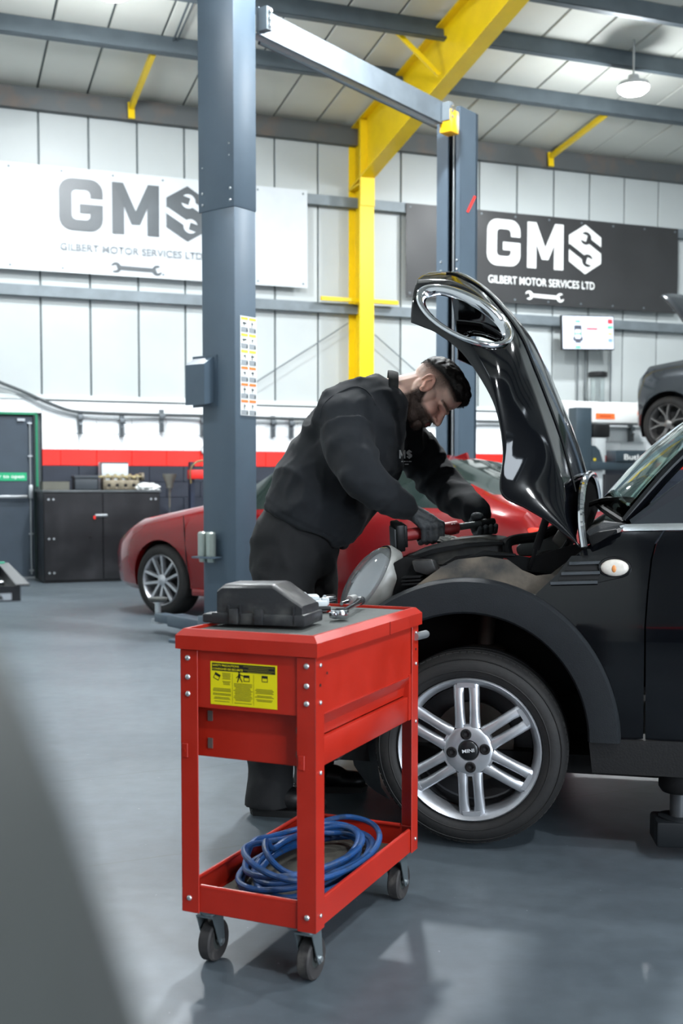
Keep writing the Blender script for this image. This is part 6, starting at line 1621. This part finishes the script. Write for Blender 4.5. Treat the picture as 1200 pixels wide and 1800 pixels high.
us = [.86, .80, .70, .55, .35, .1, -.2, -.45, -.62, -.80, -1.0, -1.22, -1.5, -1.9, -2.3, -2.62, -2.80, -3.0, -3.2, -3.32, -3.5, -3.62, -3.72, -3.76]
loft_car(RC, us, [(.86, .50), (.80, .66), (.70, .77), (.55, .85), (.35, .90), (0, .915), (-2.9, .915), (-3.4, .87), (-3.62, .80), (-3.76, .68)],
         [(.86, .30), (.7, .22), (.3, .20), (-3.2, .20), (-3.76, .34)], [(.86, .50), (.80, .58), (.70, .66), (.35, .80), (-.45, .93), (-1.5, .96), (-2.6, .98), (-3.2, .98), (-3.5, .92), (-3.76, .60)],
         [(.86, .54), (.80, .63), (.70, .72), (.35, .85), (-.45, .985), (-.62, 1.02), (-1.22, 1.35), (-1.7, 1.40), (-2.3, 1.385), (-2.62, 1.34), (-3.2, 1.09), (-3.32, 1.05), (-3.5, .97), (-3.76, .62)],
         (-.8, -3.0), (-.62, -1.22), (-2.62, -3.2), .70, VCr, [(0, .315), (-2.76, .315)], .355, m_rpaint, m_rgl)
for ua in (0, -2.76):
    simple_wheel(RC, V((ua, 0.0, .315)), .315, .222, 'twin', m_alloy); simple_wheel(RC, V((ua, 2 * VCr, .315)), .315, .222, 'twin', m_alloy, -1)
b = MB(); b.ell((.57, -.135, .60), (.15, .035, .05), Matrix.Rotation(R(-32), 3, 'Z')); b.build('headlamp', mat('headlamp_clear', (190, 194, 196), .1, .3), RC, 180)
b = MB(); b.box((-3.58, -.22, .80), (.18, .22, .10), Matrix.Identity(4), bev=.02); b.build('tail_lamp', mat('tail_lamp_red', (240, 50, 34), .2, emit=.5), RC)
b = MB(); b.prism([(-2.45, VCr, 1.365), (-2.60, VCr, 1.345), (-2.58, VCr, 1.405)], (0, .03, 0)); b.build('roof_antenna', m_rpaint, RC, None)
b = MB(); b.tube([V((-.35 + .005 * k, .012 - .0 * k, .35 + .06 * k)) for k in range(10)], .004, 6); b.build('door_gap', m_dark, RC)
b = MB(); b.box((-1.4, .0, .235), (2.0, .03, .06), bev=.01); b.build('side_skirt', m_rpaint, RC)
b = MB(); b.ell((-.95, .09, 1.0), (.07, .09, .06)); b.build('door_mirror', m_rpaint, RC, 180)

# raised dark grey car on the right
m_spaint = mat('dark_grey_metallic', (46, 51, 56), 0.25, 0.4, var=.05, coat=1.0)
wc_ = at(1172, 746, 13.2)
SF = V((-.70, .714, 0)).normalized(); SLt = V((-SF.y, SF.x, 0)); SLt = SLt if SLt.y < 0 else -SLt
SM = Matrix.Identity(4)
zoff = wc_.z - .34
for i in range(3): SM[i][0], SM[i][1], SM[i][2], SM[i][3] = SF[i], SLt[i], UZ[i], (wc_.x, wc_.y, zoff)[i]
SV = thing('grey_car', 'dark grey car raised high on a lift with its bonnet open', 'car', SM)
us2 = [.56, .52, .47, .41, .3, .05, -.2, -.45, -.62, -.85, -1.1, -1.35, -1.7, -2.2, -2.7, -3.0, -3.3, -3.45, -3.52]
loft_car(SV, us2, [(.56, .52), (.52, .68), (.47, .78), (.41, .86), (.3, .90), (0, .91), (-3.0, .90), (-3.4, .80), (-3.52, .7)], [(.56, .42), (.5, .30), (.3, .26), (-3.1, .26), (-3.52, .4)],
         [(.56, .66), (.52, .76), (.47, .86), (.3, 1.0), (-.45, 1.06), (-1.5, 1.1), (-3.2, 1.12), (-3.52, .9)], [(.56, .70), (.52, .80), (.47, .90), (.3, 1.04), (-.45, 1.12), (-.62, 1.16), (-1.35, 1.55), (-2.0, 1.62), (-2.9, 1.56), (-3.3, 1.25), (-3.52, .95)],
         (-.85, -3.0), (-.62, -1.35), (-3.0, -3.45), .76, VCr, [(0, .34), (-2.67, .34)], .385, m_spaint, m_rgl)
for ua in (0, -2.67):
    simple_wheel(SV, V((ua, 0, .34)), .325, .235, 'y', mat('dark_alloy', (120, 118, 116), .35, .7)); simple_wheel(SV, V((ua, 2 * VCr, .34)), .325, .235, 'y', mat('dark_alloy', (120, 118, 116)), -1)
b = MB()
rows = []
for k in range(9):
    f_ = k / 8; rows.append([V((-.42 + .95 * f_ * math.cos(R(52)) , VCr + y_, 1.10 + .95 * f_ * math.sin(R(52)) + .12 * math.sin(f_ * 2.6) - .06 * (y_ / .8) ** 4)) for y_ in [-.78 + .13 * q for q in range(13)]])
b.grid(rows); o = b.build('bonnet', mat('grey_bonnet_dark', (40, 44, 48), .3, .3, coat=.6), SV, 60); o.modifiers.new('t', 'SOLIDIFY').thickness = .03
# lift that carries it: post out of the frame with two arms
lp_ = SM @ V((-1.3, .55, 0)); lp_.z = 0
LG = thing('lift_post', 'slate blue lift post carrying the raised dark grey car', 'lift post', frame((lp_.x, lp_.y, 0), SF))
b = MB(); b.box((0, 0, 2.1), (.34, .26, 4.2), bev=.012); b.build('column', m_lift, LG); b = MB(); b.box((0, 0, .012), (.7, .5, .024)); b.build('base_plate', m_lift, LG, None)
for s_ in (-1, 1):
    b = MB(); a_ = V((s_ * .1, -.1 if LG else 0, zoff + .12)); tgt = MW[LG.name].inverted() @ (SM @ V((-1.3 + s_ * .75, -.30, 0))); b.tube([V((s_ * .05, .0, zoff + .15)), V((tgt.x, tgt.y, zoff + .15))], .06, 4); b.cyl((tgt.x, tgt.y, zoff + .15), (tgt.x, tgt.y, zoff + .255), .05, seg=16); b.build('lift_arm', m_lift, LG, None)

# ================================================================ alignment corner on the right
MDp = .40
mc = [wsz(*p, MDp) for p in ((987, 552), (1079, 557), (1074, 617), (985, 613))]
mx0, mz1 = mc[0]; mx1 = mc[1][0]; mz0 = (mc[2][1] + mc[3][1]) / 2; mz1 = (mc[0][1] + mc[1][1]) / 2
MO = thing('monitor', 'wall-mounted monitor showing a car alignment diagram', 'monitor', frame(W((mx0 + mx1) / 2, (mz0 + mz1) / 2, MDp), E1) @ Matrix.Rotation(R(-2), 4, 'Y'))
mw, mh = mx1 - mx0, mz1 - mz0
b = MB(); b.box((0, .02, 0), (mw, .05, mh), bev=.006); b.build('bezel', m_tk, MO)
m_scr = mat('screen_pale_blue', (206, 216, 232), .3, emit=.38, var=.02)
b = MB(); b.box((0, -.007, 0), (mw - .03, .004, mh - .03)); scr = b.build('screen', m_scr, MO, None)
def scr_rects(nm, rects, col, em=.3):
    b = MB()
    for x, z, w_, h_ in rects: b.box((x * mw, -.0105, z * mh), (w_ * mw, .003, h_ * mh))
    o = b.build(nm, mat('screen_' + nm, col, .4, emit=em, var=.02), scr, None); o['kind'] = 'stuff'
scr_rects('green_marks', [(-.20, .32, .09, .06), (-.20, -.03, .10, .05), (-.20, -.42, .10, .06), (.42, .16, .09, .08)], (80, 210, 140))
scr_rects('car_outline', [(-.20, .15, .14, .12), (-.26, -.05, .02, .4), (-.14, -.05, .02, .4), (-.20, -.24, .10, .12), (-.28, -.18, .02, .1), (-.12, -.18, .02, .1)], (70, 74, 84), .3)
scr_rects('car_body', [(-.20, .03, .10, .10), (-.20, -.11, .10, .08)], (236, 240, 244))
scr_rects('red_bar', [(.07, .11, .21, .05), (.42, .33, .09, .13)], (220, 60, 70))
scr_rects('yellow_icon', [(.42, -.03, .08, .06)], (226, 210, 110)); scr_rects('blue_icon', [(.42, -.22, .08, .10)], (120, 150, 220))
b = MB(); b.box((0, .2, 0), (.3, .32, .2)); b.build('wall_bracket', m_tk, MO, None)
for px in (1015, 1028, 1073):
    p = wsz(px, 640, .10); q = MW[MO.name].inverted() @ W(p[0], 2.35, .10); q1_ = MW[MO.name].inverted() @ W(p[0], 3.2, .10)
    b = MB(); b.cyl(q, q1_, .011, seg=6); b.build('cable_drop', m_hook, MO)
# white beam with orange label
bz0, bz1 = wsz(1060, 743, .55)[1], wsz(1060, 706, .55)[1]; bs0, bs1 = wsz(968, 720, .55)[0], wsz(1135, 720, .55)[0]
AB = thing('alignment_beam', 'long white camera beam with an orange label below monitor', 'equipment', frame(W((bs0 + bs1) / 2, 0, .55), E1))
bw_ = bs1 - bs0
b = MB(); b.box((0, .1, (bz0 + bz1) / 2), (bw_, .18, bz1 - bz0), bev=.02); b.build('beam_body', m_pr_white, AB)
b = MB(); b.box((.06, .1, bz0 / 2), (.16, .12, bz0), bev=.01); b.build('stand_column', mat('pale_column', (190, 196, 198), .4), AB); b = MB(); b.box((.06, .1, .02), (.6, .5, .04), bev=.01); b.build('stand_foot', m_lift, AB)
lx0, lz1_ = wsz(1048, 726, .56); lx1, lz0_ = wsz(1081, 737, .56); off_ = (bs0 + bs1) / 2
b = MB(); b.box(((lx0 + lx1) / 2 - off_, .005, (lz0_ + lz1_) / 2), (lx1 - lx0, .006, lz1_ - lz0_)); ol_ = b.build('orange_label', mat('orange_label', (236, 110, 50), .4, var=.04), AB, None)
b = MB(); b.box(((lx0 + lx1) / 2 - off_, .001, (lz0_ + lz1_) / 2), ((lx1 - lx0) * .6, .002, .02)); b.build('label_print', mat('orange_print', (190, 70, 30), .5), ol_, None)
# clear canister with black lid standing on the beam
cs = wsz(1050, 680, .45)
CN = thing('clear_canister', 'clear cylindrical canister with a black lid standing on white beam', 'canister', frame(W(cs[0], bz1 + .001, .45), E1))
hz = wsz(1050, 664, .45)[1] - bz1
b = MB(); b.lathe([(.001, .0), (.10, 0), (.10, hz), (.095, hz), (.095, .01), (.001, .01)], seg=28); b.build('jar', mat('clear_plastic', (236, 242, 242), .08, trans=.9, var=0, ior=1.2), CN)
b = MB(); b.lathe([(.04, .01), (.04, hz)], seg=18); b.build('inner_tube', mat('pale_column', (190, 196, 198)), CN)
b = MB(); b.lathe([(.03, hz - .03), (.03, hz), (.13, hz + .005), (.135, hz + .015), (.135, hz + .07), (.12, hz + .08), (.001, hz + .08)], seg=28); b.build('lid', m_tk, CN, 30)
# tyre machine in front of it
TD = 1.5
ts0, ts1 = wsz(1012, 760, TD)[0], wsz(1040, 760, TD)[0]; tz1 = wsz(1026, 716, TD)[1]
TY_ = thing('tyre_machine', 'dark slate tyre machine with square post, tool tray and side arm', 'machine', frame(W(ts0, 0, TD), E1))
tzf = lambda y: wsz(1060, y, TD)[1]
def tx(px): return wsz(px, 780, TD)[0] - ts0
b = MB(); b.box(((ts1 - ts0) / 2, .1, tz1 / 2), (ts1 - ts0, .2, tz1), bev=.01); m_slate = mat('dark_slate_paint', (50, 63, 71), .45, var=.08); b.build('post', m_slate, TY_)
b = MB(); b.box((tx(1056), .06, (tzf(745) + tzf(769)) / 2), (tx(1071) - tx(1041), .16, tzf(745) - tzf(769)), bev=.025); b.build('motor_box', m_tk, TY_)
b = MB(); b.box((tx(1090), .05, tzf(819)), (tx(1142) - tx(1038), .12, tzf(812) - tzf(826)), bev=.006); b.build('side_arm', m_slate, TY_)
b = MB(); b.prism([(tx(1040), 0, tzf(783)), (tx(1046), 0, tzf(784)), (tx(1054), 0, tzf(792)), (tx(1060), 0, tzf(812)), (tx(1060), 0, tzf(826)), (tx(1040), 0, tzf(828))], (0, .06, 0)); b.build('yoke', m_slate, TY_, None)
b = MB(); b.cyl((tx(1045), -.005, tzf(808)), (tx(1045), .0, tzf(808)), .02, seg=14); b.build('yellow_mark', mat('mark_yellow', (220, 196, 40), .5), TY_)
b = MB(); b.box((tx(1053), .1, tzf(826) / 2), (tx(1062) - tx(1043), .14, tzf(826)), bev=.01); b.build('pale_pedestal', mat('pale_column', (190, 196, 198)), TY_)
b = MB(); b.box((tx(1112), .1, (tzf(791) + tzf(812)) / 2), (tx(1142) - tx(1081), .24, tzf(791) - tzf(812)), bev=.01); ty2 = b.build('tool_tray', m_slate, TY_)
obj('tray_lettering', text_mesh('Butler', tx(1136) - tx(1095), .075, frame(V((tx(1095), -.024, tzf(808))), (1, 0, 0), (0, -1, 0)), bold=.02), m_pr_white, ty2)
b = MB(); b.box((tx(1105), .25, tzf(830) / 2), (.75, .5, tzf(830) - .05), bev=.03); b.build('machine_base', mat('machine_base_dark', (30, 32, 36), .5), TY_)

# ================================================================ tool chest with open drawer at the left edge
dq = at(36, 1029, 1.9)
TC = thing('tool_chest', 'black tool chest with a shallow drawer pulled open above the floor', 'tool chest', frame((dq.x, dq.y, 0), V((.941, .338, 0)).normalized()))
zt_ = dq.z
m_chest = mat('satin_black_chest', (22, 24, 27), .35, .2, var=.1)
b = MB()
for c, s_ in (((-.25, .0, zt_ - .013), (.5, .003, .026)), ((-.002, .27, zt_ - .013), (.004, .54, .026)), ((-.25, .54, zt_ - .013), (.5, .003, .026)), ((-.25, .27, zt_ - .025), (.5, .54, .003))): b.box(c, s_)
b.box((.003, .27, zt_ + .001), (.022, .56, .003)); dwr = b.build('open_drawer', m_chest, TC, None)
b = MB(); b.box((-.07, -.004, zt_ - .018), (.11, .004, .011)); b.build('drawer_slide', m_alu, dwr, None)
b = MB(); b.prism([(-.037, -.0072, zt_ - .022), (-.028, -.0072, zt_ - .022), (-.0325, -.0072, zt_ - .014)], (0, .001, 0)); b.build('slide_catch', m_tk, dwr, None)
b = MB(); b.cyl((-.12, .08, zt_ - .016), (-.02, .2, zt_ - .014), .007, seg=8); b.build('drawer_contents', m_chr, dwr)
b = MB(); b.box((-.02, .53, zt_ + .004), (.05, .012, .004)); b.build('drawer_pull_edge', mat('green_grip', (60, 150, 120), .5), dwr, None)
b = MB(); b.box((-.85, .27, .54), (.7, .62, .92), bev=.01); b.build('chest_body', m_chest, TC)
for x_ in (-1.1, -.6):
    for y_ in (.0, .5): b = MB(); b.cyl((x_, y_ - .015, .04), (x_, y_ + .015, .04), .04, seg=18); b.box((x_, y_, .075), (.06, .05, .02)); b.build('castor', m_rub, TC)
for k in range(5):
    b = MB(); b.box((-.50 + .003, .27, .16 + .14 * k), (.012, .56, .12), bev=.004); b.build('drawer_front', m_chest, TC)

# rag on the engine
rp_ = at(800, 951, 3.97)
b = MB(); crumple(b, (0, 0, -.012), (.07, .03, .016), 9, 3); o = obj('rag', b.mesh('rag', 60), mat('grubby_rag', (186, 184, 178), .9, rgb2=(120, 112, 104), ns=20), None, Matrix.Translation(rp_) @ Matrix.Rotation(R(12), 4, 'Y')); tag(o, 'grubby white rag tucked under the mechanic hands in engine bay', 'rag')

# pale grey machine housing close by at the left
m_house = mat('pale_grey_housing', (46, 49, 48), .5, var=.05)
HB = thing('machine_housing', 'pale grey sloping machine housing standing beside the bare floor', 'machine', (-.294, .19, 0))
pf = [(-.25, 0.0), (.30, 0.0), (.30, .86), (.272, .965), (.254, 1.0315), (.246, 1.0565), (.2375, 1.0815), (.225, 1.113), (.20, 1.15), (.16, 1.17), (-.25, 1.18)]
b = MB(); rows = []
for y_, k in ((-.06, .985), (-.045, 1.0), (.045, 1.0), (.06, .985)): rows.append([V((-.02 + (x + .02) * k, y_, z_ * (1 if z_ < .1 else k))) for x, z_ in pf])
b.loft(rows); b.build('housing_shell', m_house, HB, 30)
b = MB(); b.box((0, 0, .05), (.5, .135, .1), bev=.01); b.build('plinth', m_tk, HB)
